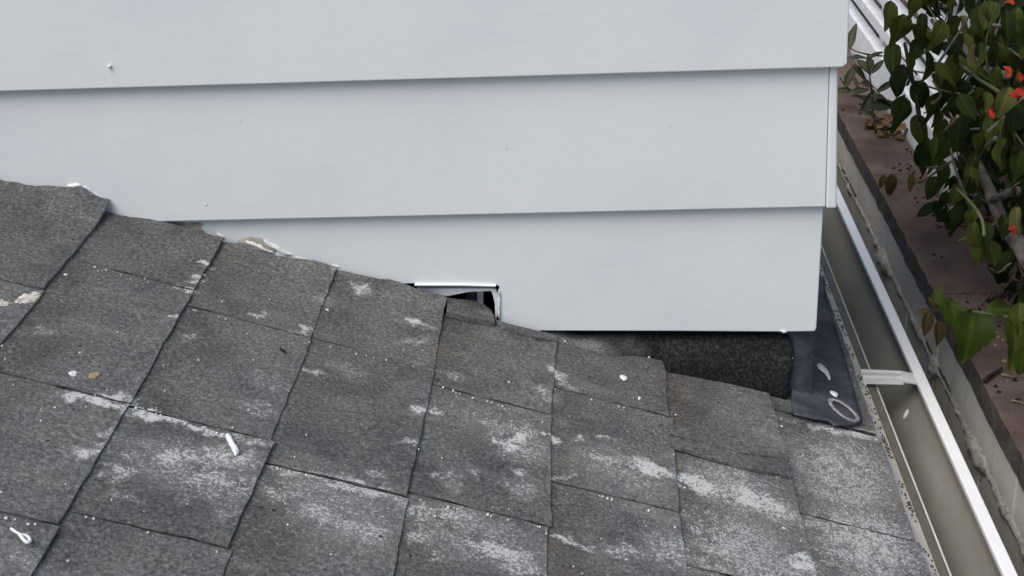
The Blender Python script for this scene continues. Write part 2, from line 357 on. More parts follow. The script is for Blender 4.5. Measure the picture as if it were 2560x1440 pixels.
class MB:
    def __init__(self): self.v = []; self.f = []
    def quadbox(self, P):          # eight corners: bottom ring 0-3, top ring 4-7
        n = len(self.v); self.v += [tuple(p) for p in P]
        for q in ((3, 2, 1, 0), (4, 5, 6, 7), (0, 1, 5, 4), (1, 2, 6, 5), (2, 3, 7, 6), (3, 0, 4, 7)): self.f.append(tuple(n + i for i in q))
    def box(self, x0, x1, y0, y1, z0, z1):
        self.quadbox([(x0, y0, z0), (x1, y0, z0), (x1, y1, z0), (x0, y1, z0), (x0, y0, z1), (x1, y0, z1), (x1, y1, z1), (x0, y1, z1)])
    def tube(self, pts, r0, r1, seg=7, wob=0.0):
        n0 = len(self.v); L = len(pts)
        for i, p in enumerate(pts):
            p = Vector(p); d = (Vector(pts[min(i + 1, L - 1)]) - Vector(pts[max(i - 1, 0)])).normalized()
            a = d.cross(Vector((0.3, 0.2, 1))).normalized(); b = d.cross(a)
            r = r0 + (r1 - r0) * i / max(1, L - 1)
            for k in range(seg):
                th = 2 * math.pi * k / seg; rr = r * (1 + rnd(-wob, wob))
                self.v.append(tuple(p + a * (rr * math.cos(th)) + b * (rr * math.sin(th))))
        for i in range(L - 1):
            for k in range(seg):
                k2 = (k + 1) % seg
                self.f.append((n0 + i * seg + k, n0 + i * seg + k2, n0 + (i + 1) * seg + k2, n0 + (i + 1) * seg + k))
        self.f.append(tuple(n0 + k for k in reversed(range(seg)))); self.f.append(tuple(n0 + (L - 1) * seg + k for k in range(seg)))
    def sweep(self, prof, y0, y1, n=1, closed=True):   # profile of (x,z) swept along y
        n0 = len(self.v); m = len(prof)
        for i in range(n + 1):
            y = y0 + (y1 - y0) * i / n
            for (x, z) in prof: self.v.append((x, y, z))
        for i in range(n):
            for k in range(m if closed else m - 1):
                k2 = (k + 1) % m
                self.f.append((n0 + i * m + k, n0 + i * m + k2, n0 + (i + 1) * m + k2, n0 + (i + 1) * m + k))
        if closed:
            self.f.append(tuple(n0 + k for k in reversed(range(m)))); self.f.append(tuple(n0 + n * m + k for k in range(m)))
    def build(self, name, material, parent=None, smooth=False, bev=None):
        o = new_obj(name, self.v, self.f, material, parent, smooth, None, bev)
        bm = bmesh.new(); bm.from_mesh(o.data); bmesh.ops.recalc_face_normals(bm, faces=bm.faces); bm.to_mesh(o.data); bm.free()
        return o
def smooth_path(pts, sub=6):
    P = [Vector(p) for p in pts]; out = []
    for i in range(len(P) - 1):
        a, b, c, d = P[max(i - 1, 0)], P[i], P[i + 1], P[min(i + 2, len(P) - 1)]
        for k in range(sub):
            t = k / sub
            out.append(.5 * ((2 * b) + (c - a) * t + (2 * a - 5 * b + 4 * c - d) * t * t + (3 * b - a - 3 * c + d) * t ** 3))
    out.append(P[-1]); return out
def chaikin(poly, n=2):
    for _ in range(n):
        q = []
        for i in range(len(poly)):
            a, b = Vector(poly[i]), Vector(poly[(i + 1) % len(poly)])
            q += [a * .75 + b * .25, a * .25 + b * .75]
        poly = q
    return poly
def slab(name, outline, normal, thick, material, parent=None, dome=.5, jag=0.0):
    """A thin lump with a closed outline lying on a surface: skirt, rim and a slightly domed top."""
    P = [Vector(p) for p in outline]; c = sum(P, Vector()) / len(P); nrm = Vector(normal)
    v = []; f = []; n = len(P)
    if jag: P = [p + (p - c).normalized() * rnd(-jag, jag) for p in P]
    v += [p - nrm * .0008 for p in P]
    v += [p + (c - p) * .06 + nrm * thick * .75 for p in P]
    v += [p + (c - p) * .4 + nrm * thick * (1 + dome * rnd(.2, 1)) for p in P]
    v.append(c + nrm * thick * (1 + dome))
    for i in range(n):
        j = (i + 1) % n
        f += [(i, j, n + j, n + i), (n + i, n + j, 2 * n + j, 2 * n + i), (2 * n + i, 2 * n + j, 3 * n)]
    o = new_obj(name, v, f, material, parent, True)
    bm = bmesh.new(); bm.from_mesh(o.data); bmesh.ops.recalc_face_normals(bm, faces=bm.faces); bm.to_mesh(o.data); bm.free()
    return o
def on_roof(px, h=.003): return [rpt(*roof(u, v, h), h) for u, v in px]

# ================================================================== SETTING
g = MB(); g.v = [(-120, -120, -2.4), (120, -120, -2.4), (120, 120, -2.4), (-120, 120, -2.4)]; g.f = [(0, 1, 2, 3)]
tag(g.build('ground', M['path']), kind='structure')
sb = MB(); nx, ny = 30, 60
for j in range(ny + 1):
    for i in range(nx + 1):
        x = .905 + 2.2 * i / nx; y = -1.6 + 5 * j / ny
        sb.v.append((x, y, -.42 + .03 * noise.noise(Vector((x * 5, y * 5, 0))) + .012 * noise.noise(Vector((x * 22, y * 22, 3)))))
for j in range(ny):
    for i in range(nx):
        a = j * (nx + 1) + i; sb.f.append((a, a + 1, a + nx + 2, a + nx + 1))
tag(sb.build('soil', M['soil'], smooth=True), kind='structure')

# ================================================================== HOUSE
E_ = 0.127                                    # course exposure along the slope
house = tag(empty('house', (0, .4, -2.4)), 'house roof corner: pale grey lap siding above weathered grey shingles and a gutter', 'house')

# ---- wall with its lap boards
LAP = [wallp(1100, 197, -.011).z, wallp(1250, 535.5, -.011).z]        # lower edges of the two upper boards
EXPO = LAP[0] - LAP[1]
wall = MB()
WT, WD = .43, .36                               # unseen top and depth of the siding-clad box, kept small to let light past
wall.box(-1.6, .19, .016, .03, -.25, WT); wall.box(.312, .640, .016, .03, -.40, WT); wall.box(.19, .312, .016, .03, -.052, WT)
wall.box(.626, .640, .03, WD, -.40, WT); wall.box(-1.6, .6258, WD - .014, WD, -.4, WT); wall.box(-1.6, -1.586, .0302, WD - .0142, -.4, WT)
wall = wall.build('wall', M['dark_timber'], house)
tb = MB(); tb.box(-1.63, .680, -.022, WD + .03, WT + .002, WT + .03); tb.build('wall_cap', M['white'], wall, bev=.003)
def yface(z, zb): return -.011 + .011 * (z - zb) / EXPO
def board(outline, zb, label=None):
    n = len(outline); v = [(x, yface(z, zb), z) for x, z in outline] + [(x, yface(z, zb) + .008, z) for x, z in outline]
    f = [tuple(range(n)), tuple(range(2 * n - 1, n - 1, -1))] + [(i, i + n, (i + 1) % n + n, (i + 1) % n) for i in range(n)]
    o = new_obj('siding_board', v, f, M['siding'], wall)
    bm = bmesh.new(); bm.from_mesh(o.data); bmesh.ops.triangulate(bm, faces=[p for p in bm.faces if len(p.verts) > 4]); bmesh.ops.recalc_face_normals(bm, faces=bm.faces); bm.to_mesh(o.data); bm.free()
    md = o.modifiers.new('bevel', 'BEVEL'); md.width = .0012; md.segments = 2; md.limit_method = 'ANGLE'; md.angle_limit = math.radians(50)
    if label: o['label'] = label
    return o
TOP = EXPO + .03
zb = LAP[0]
x1t, x1b = wallp(2122, 0, 0).x, wallp(2117, 166, -.01).x
for k in range(1, 2):
    z = zb + k * EXPO; zt_ = min(z + TOP, WT - .001); board([(-1.6, z), (x1b + .001 * k, z), (x1b - .004, zt_), (-1.6, zt_)], z)
board([(-1.6, zb - .0005), (x1b - .004, zb), (x1b, zb + .004), (x1t - .002, zb + EXPO), (x1t - .004, zb + TOP), (-1.6, zb + TOP)], zb)
# second board, its corner cap beside it
zb2 = LAP[1]; xc = wallp(2075, 300, -.005).x; xe1, xe2 = wallp(2094, 170, 0).x, wallp(2091, 515, -.01).x
slope = math.tan(PITCH)
board([(-1.6, zb2), (xc, zb2), (xc - .004, zb2 + TOP), (-1.6, zb2 + TOP)], zb2)
cp = MB()
def capring(z, x0, x1, y): return [(x0, y, z), (x1, y, z), (x1, .022, z), (x0, .022, z)]
cp.quadbox(capring(zb2 - .001, xc + .0006, xe2, -.0135) + capring(zb2 + EXPO + .02, xc + .0006 - .004, xe1 - .001, .0005 - .001))
cp.build('corner_cap', M['siding'], wall, bev=.002)
# third board, cut along the roof, with the square notch
zb3 = zb2 - EXPO
def wz(u, v): p = wallp(u, v, -.010); return (p.x, p.z)
n1, n2, n3, n4 = wz(1034, 713), wz(1242, 717), wz(1248, 722), wz(1248, 806)
o3 = [(-.35, zb3 + TOP), (-.35, .35 * slope - .030 if .35 * slope - .03 < zb3 + TOP - .01 else zb3 + TOP - .012), (n1[0] - .02, -(n1[0] - .02) * slope - .03), (n1[0] - .02, n1[1]), n1, n2, n3, n4,
      (n4[0], n4[1] - .012), (wz(1340, 824)[0], n4[1] - .022), wz(1352, 827), wz(1700, 827.5), wz(1960, 829), (wz(2036, 828)), (wz(2041, 820)), wz(2052, 670), (wz(2063, 520)[0], zb3 + EXPO), (wz(2063, 520)[0], zb3 + TOP)]
board(o3, zb3)
# side wall round the corner
for k in range(-1, 3):
    z = zb2 + k * EXPO; zt_ = min(z + TOP, WT - .001)
    s = MB(); x0 = .6405
    zl = z
    s.v = [(x0 + .014, .024, zl), (x0 + .014, WD, zl), (x0 + .004, WD, zt_), (x0 + .004, .024, zt_), (x0 + .006, .024, zl), (x0 + .006, WD, zl), (x0, WD, zt_), (x0, .024, zt_)]
    s.f = [(0, 1, 2, 3), (7, 6, 5, 4), (0, 4, 5, 1), (1, 5, 6, 2), (2, 6, 7, 3), (3, 7, 4, 0)]
    s.build('siding_board', M['siding'], wall)
# the open notch: dark cavity, stud and torn trim
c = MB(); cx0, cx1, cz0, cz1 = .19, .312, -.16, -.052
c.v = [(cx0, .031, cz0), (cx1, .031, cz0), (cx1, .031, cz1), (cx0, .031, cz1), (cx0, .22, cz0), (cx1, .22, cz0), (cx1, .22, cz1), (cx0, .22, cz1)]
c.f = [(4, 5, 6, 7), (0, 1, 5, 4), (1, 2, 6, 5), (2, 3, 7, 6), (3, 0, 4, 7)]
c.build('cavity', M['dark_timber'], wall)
def wq(name, px, y0, y1, m, bev=None):
    b_ = MB(); n = len(px); a = [wallp(u, v, y0) for u, v in px]
    b_.v = [tuple(p) for p in a] + [(p.x, y1, p.z) for p in a]
    b_.f = [tuple(range(n)), tuple(range(2 * n - 1, n - 1, -1))] + [(i, i + n, (i + 1) % n + n, (i + 1) % n) for i in range(n)]
    return b_.build(name, m, wall, bev=bev)
wq('stud', [(1164, 724), (1194, 724), (1194, 800), (1164, 800)], .034, .07, M['timber'])
wq('stud', [(1193, 722), (1208, 722), (1208, 800), (1193, 800)], .028, .06, M['white'])
wq('notch_trim', [(1040, 723), (1140, 721), (1236, 722), (1236, 728), (1170, 731), (1120, 741), (1060, 737)], .0015, .012, M['white'], .001)
wq('notch_trim', [(1226, 724), (1239, 722), (1246, 735), (1246, 790), (1238, 802), (1237, 760), (1232, 740)], .001, .006, M['white'], .001)
wq('notch_trim', [(1036, 711), (1150, 711), (1240, 714), (1240, 717.5), (1150, 715.5), (1036, 715.5)], -.0095, -.004, M['white'], .0008)
# chips, caulk and nubs on the wall
def yw(u, v, off=.0006):
    z = wallp(u, v, -.006).z; zb_ = zb2 if z > zb2 + .002 else zb3
    return yface(z, zb_) - off
def wall_slab(name, px, m, thick=.0012, off=0.0, label=None, jag=.0004):
    pts = chaikin([wallp(u, v, yw(u, v, 0) - off) for u, v in px], 1)
    if name != 'paint_nub':                      # broken, crumbly outline
        out = []
        for a, b in zip(pts, pts[1:] + pts[:1]):
            q = max(1, int((b - a).length / .0014))
            for k in range(q): out.append(a + (b - a) * (k / q) + Vector((rnd(-1, 1), 0, rnd(-1, 1))) * .0007)
        pts = out
    o = slab(name, pts, (0, -1, 0), thick * (.6 if name == 'caulk_bead' else 1), m, wall, .4, jag)
    if label: o['label'] = label
    return o
wall_slab('bare_patch', [(580, 612), (600, 596), (618, 590), (658, 594), (660, 606), (668, 612), (690, 614), (700, 628), (670, 640), (600, 620)], M['primer'], .0005, label='chipped beige patch of bare board at the roof line')
wall_slab('bare_patch', [(412, 557), (470, 555), (515, 556), (503, 570), (520, 582), (470, 576)], M['primer'], .0004, label='unpainted beige sliver under the board edge')
wall_slab('caulk_bead', [(656, 596), (664, 598), (672, 606), (690, 611), (712, 630), (735, 638), (720, 641), (698, 630), (684, 617), (664, 612)], M['caulk'], .0022)
wall_slab('caulk_bead', [(612, 602), (622, 601), (640, 606), (652, 612), (660, 620), (680, 626), (690, 634), (660, 630), (640, 616), (614, 608)], M['caulk'], .0026)
wall_slab('caulk_bead', [(165, 463), (178, 459), (195, 458), (206, 465), (204, 472), (180, 471)], M['caulk'], .0028)
wall_slab('caulk_bead', [(205, 463), (212, 464), (240, 484), (268, 498), (262, 502), (228, 486)], M['siding'], .0015)
wall_slab('caulk_bead', [(540, 582), (556, 586), (566, 594), (560, 598), (545, 590)], M['caulk'], .003)
wall_slab('caulk_bead', [(735, 640), (760, 646), (782, 651), (776, 655), (740, 646)], M['caulk'], .0012)
wall_slab('caulk_bead', [(826, 660), (848, 665), (850, 670), (832, 667)], M['caulk'], .0012)
wall_slab('caulk_bead', [(1245, 722), (1251, 724), (1251, 800), (1246, 802)], M['caulk'], .0015, .001)
wall_slab('caulk_bead', [(1946, 826), (1964, 826), (1968, 831), (1956, 832)], M['caulk'], .001)
wall_slab('caulk_bead', [(2066, 494), (2074, 492), (2076, 512), (2066, 514)], M['caulk'], .002, .0015)
for (u, v, r) in [(601, 302, 2), (515, 511, 3), (1672, 313, 2)]:
    wall_slab('paint_nub', [(u + r * math.cos(a), v + r * math.sin(a)) for a in (0, 1.05, 2.1, 3.14, 4.2, 5.25)], M['siding'], .0006)
zz = wallp(275, 165, -.006).z
slab('paint_nub', [wallp(275 + 4.5 * math.cos(a), 165 + 4 * math.sin(a), yface(zz, LAP[0])) for a in (0, .8, 1.6, 2.4, 3.1, 3.9, 4.7, 5.5)], (0, -1, 0), .003, M['caulk'], wall, .6)

# ---- roof
R_ROT = Matrix.Rotation(PITCH, 4, 'Y')
dk = MB(); dk.box(-1.66, .752, -1.25, .012, -.03, -.0105); dk.box(-1.66, .752, .0125, 2.2, -.03, -.0105)
roof_o = new_obj('roof', dk.v, dk.f, M['deck'])
roof_o.parent = house; roof_o.matrix_parent_inverse = Matrix.Translation(house.location).inverted(); roof_o.rotation_euler = (0, PITCH, 0)
def interp(pts, s):
    if s <= pts[0][0]: a, b = pts[0], pts[1]
    elif s >= pts[-1][0]: return pts[-1][1:]
    else:
        for a, b in zip(pts, pts[1:]):
            if a[0] <= s <= b[0]: break
    k = max(0, (s - a[0]) / max(1e-6, b[0] - a[0]))
    return tuple(a[i] + (b[i] - a[i]) * k for i in range(1, len(a)))
def shingle(s0, s1, t0, t1, top=None, tuck=.03, h0=-.0025, h1=.0032, nu=14, nv=12, label=None, right_jag=.001, skew=0.0):
    """One tab: t0 is the edge nearer the eye, t1 the far one; top = traced far edge (s, t, lift)."""
    rr = random.Random(int((s0 + 3) * 1e4) * 7919 + int((t0 + 3) * 1e4))
    V = []; UV = []; sd = rr.uniform(0, 99)
    warp = lambda s, t: .0011 * noise.noise(Vector((s * 16, t * 12, sd))) + .0004 * noise.noise(Vector((s * 60, t * 60, sd)))
    dh1 = rr.uniform(-.0004, .0006); tw = rr.uniform(-.0055, .0055)
    for i in range(nu + 1):
        a = i / nu; sa = s0 - tuck + (s1 - s0 + tuck) * a
        jl = rr.uniform(-1, 1) * .0010; jh = rr.uniform(-1, 1) * .0009
        for j in range(nv + 1):
            b = j / nv
            tt, lift = (interp(top, sa)[:2] if top else (t1, 0.0))
            t = t0 + jl * (j == 0) + (tt + (jh * (2.2 if top else 1)) * (j == nv) - t0) * b
            s = sa + (rr.uniform(-1, 1) * right_jag + tw * (b - .5)) * (i == nu)
            u = (s - s0) / (s1 - s0)
            h = h0 + (h1 + dh1 - h0) * max(u, -.15) + warp(s, t)
            if lift: h += lift * max(0, 1 - (tt - t) / .075) ** 2
            V.append((s, t, h)); UV.append((max(0, u), b))
    m = nv + 1; F = []
    for i in range(nu):
        for j in range(nv): F.append((i * m + j, (i + 1) * m + j, (i + 1) * m + j + 1, i * m + j + 1))
    loop = [(nu) * m + j for j in range(nv + 1)] + [i * m + nv for i in range(nu - 1, -1, -1)] + [j for j in range(nv - 1, -1, -1)] + [i * m for i in range(1, nu)]
    n0 = len(V)
    for q in loop: x, y, z = V[q]; V.append((x, y, z - .0034)); UV.append(UV[q])
    L = len(loop)
    for k in range(L):
        k2 = (k + 1) % L; F.append((loop[k2], loop[k], n0 + k, n0 + k2))
    F.append(tuple(n0 + k for k in reversed(range(L))))
    o = new_obj('shingle', V, F, shingle_material('weathered_shingle_granules', False, stains_over(s0 - .01, s1 + .005, t0, t1)), None, False, UV)
    for p in o.data.polygons[:nu * nv]: p.use_smooth = True
    sharpen(o, set(loop))
    o.data.materials.append(M['butt']); o.data.materials.append(M['cut_edge'])   # dusty lower edge, black cut sides
    for k in range(L): o.data.polygons[nu * nv + k].material_index = 1 if k < nv else 2
    o.parent = roof_o
    if label: o['label'] = label
    return o
def edge_wall(px, y=-.0115):
    out = []
    for u, v in px:
        p = wallp(u, v, y); s = p.dot(RS); h = p.dot(RN); out.append((s, p.y, h - .001))
    return out
def edge_roof(px): return [(*roof(u, v), 0.0) for u, v in px]
TOPS = {
 -2: edge_wall([(-260, 380), (-100, 420), (0, 446)]),
 -1: edge_wall([(-10, 442), (30, 452), (70, 461), (120, 465), (170, 467), (208, 470), (225, 480), (250, 494), (274, 503)]),
 0: edge_wall([(262, 522), (290, 530), (340, 542), (380, 548), (412, 556), (440, 563), (480, 573), (520, 585), (550, 594), (566, 600)]),
 1: edge_wall([(560, 603), (600, 608), (628, 610), (650, 620), (680, 634), (720, 642), (780, 650), (820, 660), (846, 668), (852, 672)]),
 2: edge_wall([(845, 672), (862, 672), (880, 680), (905, 684), (940, 692), (985, 702), (1010, 708), (1032, 716), (1060, 726), (1090, 735), (1118, 742)]),
 3: edge_roof([(1112, 782), (1160, 794), (1213, 802), (1250, 808), (1300, 830), (1345, 842), (1392, 851)]),
 4: edge_roof([(1388, 851), (1428, 860), (1490, 876), (1540, 881), (1578, 885), (1659, 897)]),
 5: edge_roof([(1660, 923), (1700, 930), (1737, 938), (1780, 946), (1831, 957), (1880, 968), (1930, 981)]),
}
JOINTS = {-4: [-.30, -.50, -.70], -3: [-.17, -.38, -.58], -2: [-.204, -.405, -.62], -1: [-.1285, -.349, -.525, -.73], 0: [-.158, -.3495, -.502, -.72], 1: [-.1565, -.379, -.585, -.79],
          2: [-.1835, -.3685, -.57, -.78], 3: [-.1255, -.2955, -.47, -.68], 4: [-.150, -.37, -.58, -.8], 5: [-.0465, -.2385, -.45, -.65]}
# course numbers above name the strip that ends at line k; strip k runs from line k-1... kept as the line it starts from
for k in range(-4, 6):
    s0, s1 = k * E_, (k + 1) * E_
    if k == 5: s1 = .7594
    tops = TOPS.get(k + 1) if k + 1 <= 5 else None
    js = JOINTS[k]; far = -.002
    edges = [far] + js + [-1.24]
    for i in range(len(edges) - 1):
        t1, t0 = edges[i], edges[i + 1]
        gap = .0011
        if k == 5 and i == 0:
            continue
        if k == 4 and i == 1: pass
        shingle(s0, s1, t0 + gap, t1 - (gap if i else 0), tops if i == 0 else None, h0=-.0009, h1=(.0013 if k < 0 else .0010) + .0003 * ((i * 7 + k) % 3))
# eave strip running on behind the corner
shingle(5 * E_ + .045, .7594, -.043, .45, None, tuck=.02, h0=.000, h1=.0018, nv=30, nu=6)
shingle(5 * E_ + .045, .7594, .453, 1.1, None, tuck=.02, h0=.000, h1=.0018, nv=24, nu=6)
shingle(5 * E_ + .045, .7594, 1.103, 1.88, None, tuck=.02, h0=.000, h1=.0018, nv=24, nu=6)
for k in range(-13, -4):                      # and up past the left edge of the view
    js = [-.002]
    while js[-1] > -1.2: js.append(js[-1] - rnd(.19, .23))
    for t1, t0 in zip(js, js[1:]): shingle(k * E_, (k + 1) * E_, t0 + .0012, t1 - .0012, None, h0=-.0009, h1=.0013, nu=6, nv=5)
for k in range(-13, 6):                       # the roof goes on behind the box
    s0, s1 = k * E_, ((k + 1) * E_ if k < 5 else .712)
    y = WD + .001 if k < 5 else 9
    while y < 2.1:
        w_ = rnd(.19, .23); shingle(s0, s1, y, min(y + w_ - .003, 2.12), None, nu=6, nv=5); y += w_
# lower sliver of the corner tab, left of the sheet
shingle(5 * E_, 5 * E_ + .044, -.0425, -.008, None, tuck=.02, h0=-.002, h1=.001, nv=6, nu=6)
# odd slivers and patch strips
def roof_piece(name, px, h, th, m, label=None, jag=.0005):
    pts = [Vector((*roof(u, v, h), h)) for u, v in px]; n = len(pts)
    P = []
    for i in range(n):
        a, b = pts[i], pts[(i + 1) % n]; q = max(1, int((b - a).length / .008))
        for k in range(q):
            p = a + (b - a) * (k / q); P.append(p + Vector((rnd(-jag, jag), rnd(-jag, jag), rnd(-.0002, .0002)) if k else (0, 0, 0)))
    n = len(P); V = [tuple(p) for p in P] + [(p.x, p.y, p.z - th) for p in P]
    F = [tuple(range(n)), tuple(range(2 * n - 1, n - 1, -1))] + [(i, i + n, (i + 1) % n + n, (i + 1) % n) for i in range(n)]
    o = new_obj(name, V, F, m, None, False, [(.6, .5)] * len(V))
    bm = bmesh.new(); bm.from_mesh(o.data); bmesh.ops.triangulate(bm, faces=[f for f in bm.faces if len(f.verts) > 4]); bmesh.ops.recalc_face_normals(bm, faces=bm.faces); bm.to_mesh(o.data); bm.free()
    o.parent = roof_o
    if label: o['label'] = label
    return o
roof_piece('shingle', [(1118, 744), (1150, 748), (1190, 752), (1212, 762), (1228, 776), (1236, 792), (1237, 806), (1212, 800), (1160, 791), (1117, 779)], .0062, .006, M['shingle'], 'small torn shingle scrap poking into the open notch')
roof_piece('shingle', [(1240, 798), (1255, 804), (1300, 816), (1345, 827), (1392, 838), (1392, 851), (1338, 843), (1290, 830), (1248, 812)], .0046, .005, M['shingle'], 'thin cut shingle sliver under the siding edge')
roof_piece('shingle', [(1672, 1056), (1760, 1082), (1860, 1112), (1960, 1140), (1966, 1147), (1860, 1132), (1770, 1108), (1676, 1086)], .0060, .003, M['shingle'], 'narrow patch strip laid over the shingle joint')
roof_piece('shingle', [(1677, 1089), (1770, 1111), (1860, 1135), (1968, 1150), (1977, 1193), (1880, 1172), (1780, 1145), (1682, 1115)], .0048, .003, M['shingle'], 'second narrow patch strip below the first')

# ---- black membrane curving up under the siding
def membrane():
    prof = []
    st = [(.340, -.012), (.40, -.026), (.43, -.024), (.446, -.013), (.480, -.006), (.486, -.026), (.517, -.022), (.56, -.016), (.605, -.015), (.630, -.016)]
    V = []; F = []; nu, nv = 46, 18
    for i in range(nu + 1):
        x = .340 + (.621 - .340) * i / nu
        tb = interp(st, x)[0]
        zr = -x * slope - .005
        zt = max(-.1315, zr + .0015)
        end = max(0, (x - .585) / .036)
        for j in range(nv + 1):
            q = j / nv                                     # 0 on the roof, 1 under the board
            a = q * math.pi / 2
            n_ = 2.6
            y = .014 + (tb - .014) * math.cos(a) ** (2 / n_)
            z = zr + (zt - zr) * math.sin(a) ** (2 / n_)
            y += .0016 * noise.noise(Vector((x * 30, q * 3, 2))); z += .0012 * noise.noise(Vector((x * 25, q * 3, 9))) - .004 * end * (q > .4)
            V.append((x + end * .007 * math.sin(q * 3.1) + (rnd(-.0006, .0006) if i == nu else 0), y, z))
    m = nv + 1
    for i in range(nu):
        for j in range(nv): F.append((i * m + j, (i + 1) * m + j, (i + 1) * m + j + 1, i * m + j + 1))
    o = new_obj('membrane', V, F, M['membrane'], roof_o, True)
    o['label'] = 'unfaded black granulated membrane curving up under the siding'
    bm = bmesh.new(); bm.from_mesh(o.data); bmesh.ops.recalc_face_normals(bm, faces=bm.faces)
    if sum(f.normal.z - f.normal.y for f in bm.faces) < 0: bmesh.ops.reverse_faces(bm, faces=bm.faces)
    bm.to_mesh(o.data); bm.free()
    md = o.modifiers.new('solid', 'SOLIDIFY'); md.thickness = .0035; md.offset = -1
    return o
membrane()

# ---- blue-grey flashing sheet
def flashing():
    L = [(2010, 690), (1960, 800), (1962, 835), (1972, 890), (1978, 945), (1980, 985), (1980, 1010), (1986, 1033)]
    Rr = [(2062, 690), (2066, 738), (2084, 800), (2100, 852), (2118, 912), (2134, 968), (2148, 1020), (2156, 1048)]
    bot = [(1986, 1033), (2030, 1044), (2080, 1053), (2120, 1061), (2140, 1064), (2152, 1061), (2156, 1048)]
    V = []; F = []; nu, nv = 12, 28
    lp, rp = smooth_path([Vector((*p, 0)) for p in L], 4), smooth_path([Vector((*p, 0)) for p in Rr], 4)
    n = len(lp) - 1
    for j in range(n + 1):
        for i in range(nu + 1):
            a = i / nu; p = lp[j] * (1 - a) + rp[j] * a
            b = j / n
            if b > .8: # rounded lower edge
                p.y += 9 * math.sin(a * math.pi) * (b - .8) / .2 + (10 * (b - .8) / .2 if .5 < a < .97 else 0)
            h = .0055 + .004 * max(0, (b - .7) / .3) ** 2 + .004 * (1 - a) ** 3 * b + .0012 * noise.noise(Vector((a * 3, b * 5, 4)))
            s, t = roof(p.x, p.y, h); V.append((s, t, h))
    m = nu + 1
    for j in range(n):
        for i in range(nu): F.append((j * m + i, (j + 1) * m + i, (j + 1) * m + i + 1, j * m + i + 1))
    o = new_obj('flashing', V, F, M['flashing'], None, True)
    bm = bmesh.new(); bm.from_mesh(o.data); bmesh.ops.recalc_face_normals(bm, faces=bm.faces)
    if sum(f.normal.z for f in bm.faces) < 0: bmesh.ops.reverse_faces(bm, faces=bm.faces)
    bm.to_mesh(o.data); bm.free()
    o.parent = roof_o; o['label'] = 'loose blue-grey metal flashing sheet with paint splats'
    md = o.modifiers.new('solid', 'SOLIDIFY'); md.thickness = .0022; md.offset = -1
    return o
flash = flashing()
ap = MB()
for (x, w_) in ((.612, 0), (.6525, 0)):
    for (y, z) in ((-.006, -x * slope - .012), (.004, -x * slope + .010), (.0105, -.165), (.0115, -.118)): ap.v.append((x, y, z))
ap.f = [(i, i + 4, i + 5, i + 1) for i in range(3)]
apo = ap.build('flashing', M['flashing'], roof_o, True); apo['label'] = 'upright blue-grey flashing strip between membrane and siding corner'
md = apo.modifiers.new('solid', 'SOLIDIFY'); md.thickness = .002
def ragged(pts, step, amp):
    out = []
    for a, b in zip(pts, pts[1:] + pts[:1]):
        a, b = Vector(a), Vector(b); q = max(1, int((b - a).length / step))
        for k in range(q): out.append(a + (b - a) * (k / q) + Vector((rnd(-1, 1), rnd(-1, 1), 0)) * amp)
    return out
def splat(px, m, h, thick, label, name='paint_splat', parent=None, cat=None, jag=.0003, group=None, flat=False):
    pts = chaikin(on_roof(px, h - .0006), 1 if flat else 2)
    if flat: pts = ragged(pts, .0013, .0014)
    o = slab(name, pts, RN, thick * (.28 if flat else .7), m, None, .1 if flat else .3, 0 if flat else max(jag, .0006))
    if parent is not None: attach(o, parent)
    if cat: tag(o, label, cat, group)
    elif label: o['label'] = label
    return o
def splat_on_flash(px, m): 
    o = slab('paint_splat', chaikin([Vector((*roof(u, v, .0078), .0078)) for u, v in px], 2), (0, 0, 1), .001, m, None, .5, .0003); o.parent = flash; return o
splat_on_flash([(2040, 910), (2050, 907), (2060, 916), (2072, 930), (2078, 948), (2073, 950), (2064, 934), (2048, 922)], M['chip'])
splat_on_flash([(2072, 976), (2084, 979), (2096, 984), (2095, 993), (2082, 988)], M['chip'])
# dried ring of paint
def ring():
    V = []; F = []; n = 34
    for i in range(n):
        a = 2 * math.pi * i / n; ca, sa = math.cos(a), math.sin(a)
        w = (1.0, .86 + .05 * math.sin(3 * a), .62 + .10 * math.sin(2 * a + 1))
        for k, q in enumerate((1.0, .88, .68 + .08 * math.sin(2 * a + 1))):
            ex, ey = 48 * ca * q, 16 * sa * q
            u = 2110 + ex * math.cos(.62) - ey * math.sin(.62); v = 1026 + ex * math.sin(.62) + ey * math.cos(.62)
            h = .0092 + (.0007 if k == 1 else -.0010); V.append((*roof(u, v, h), h))
    for i in range(n):
        j = (i + 1) % n
        for k in range(2): F.append((i * 3 + k, j * 3 + k, j * 3 + k + 1, i * 3 + k + 1))
    o = new_obj('paint_ring', V, F, M['chip2'], None, True); o.parent = flash
M['chip2'] = simple('thin_grey_paint_ring', (.10, .105, .11), (.42, .42, .42), 260, .7, .3)
ring()

# ---- wall under the eave
lw = MB(); lw.box(-1.5, .66, -1.2, 2.1, -2.4, -.262); low = lw.build('lower_wall', M['siding'], house)
fb = MB(); fb.box(.705, .737, -1.25, 2.2, -.42, -.2735); fb.build('fascia', M['white'], house)
sf = MB(); sf.box(.6602, .7048, -1.25, 2.2, -.42, -.408); sf.build('soffit', M['white'], house)
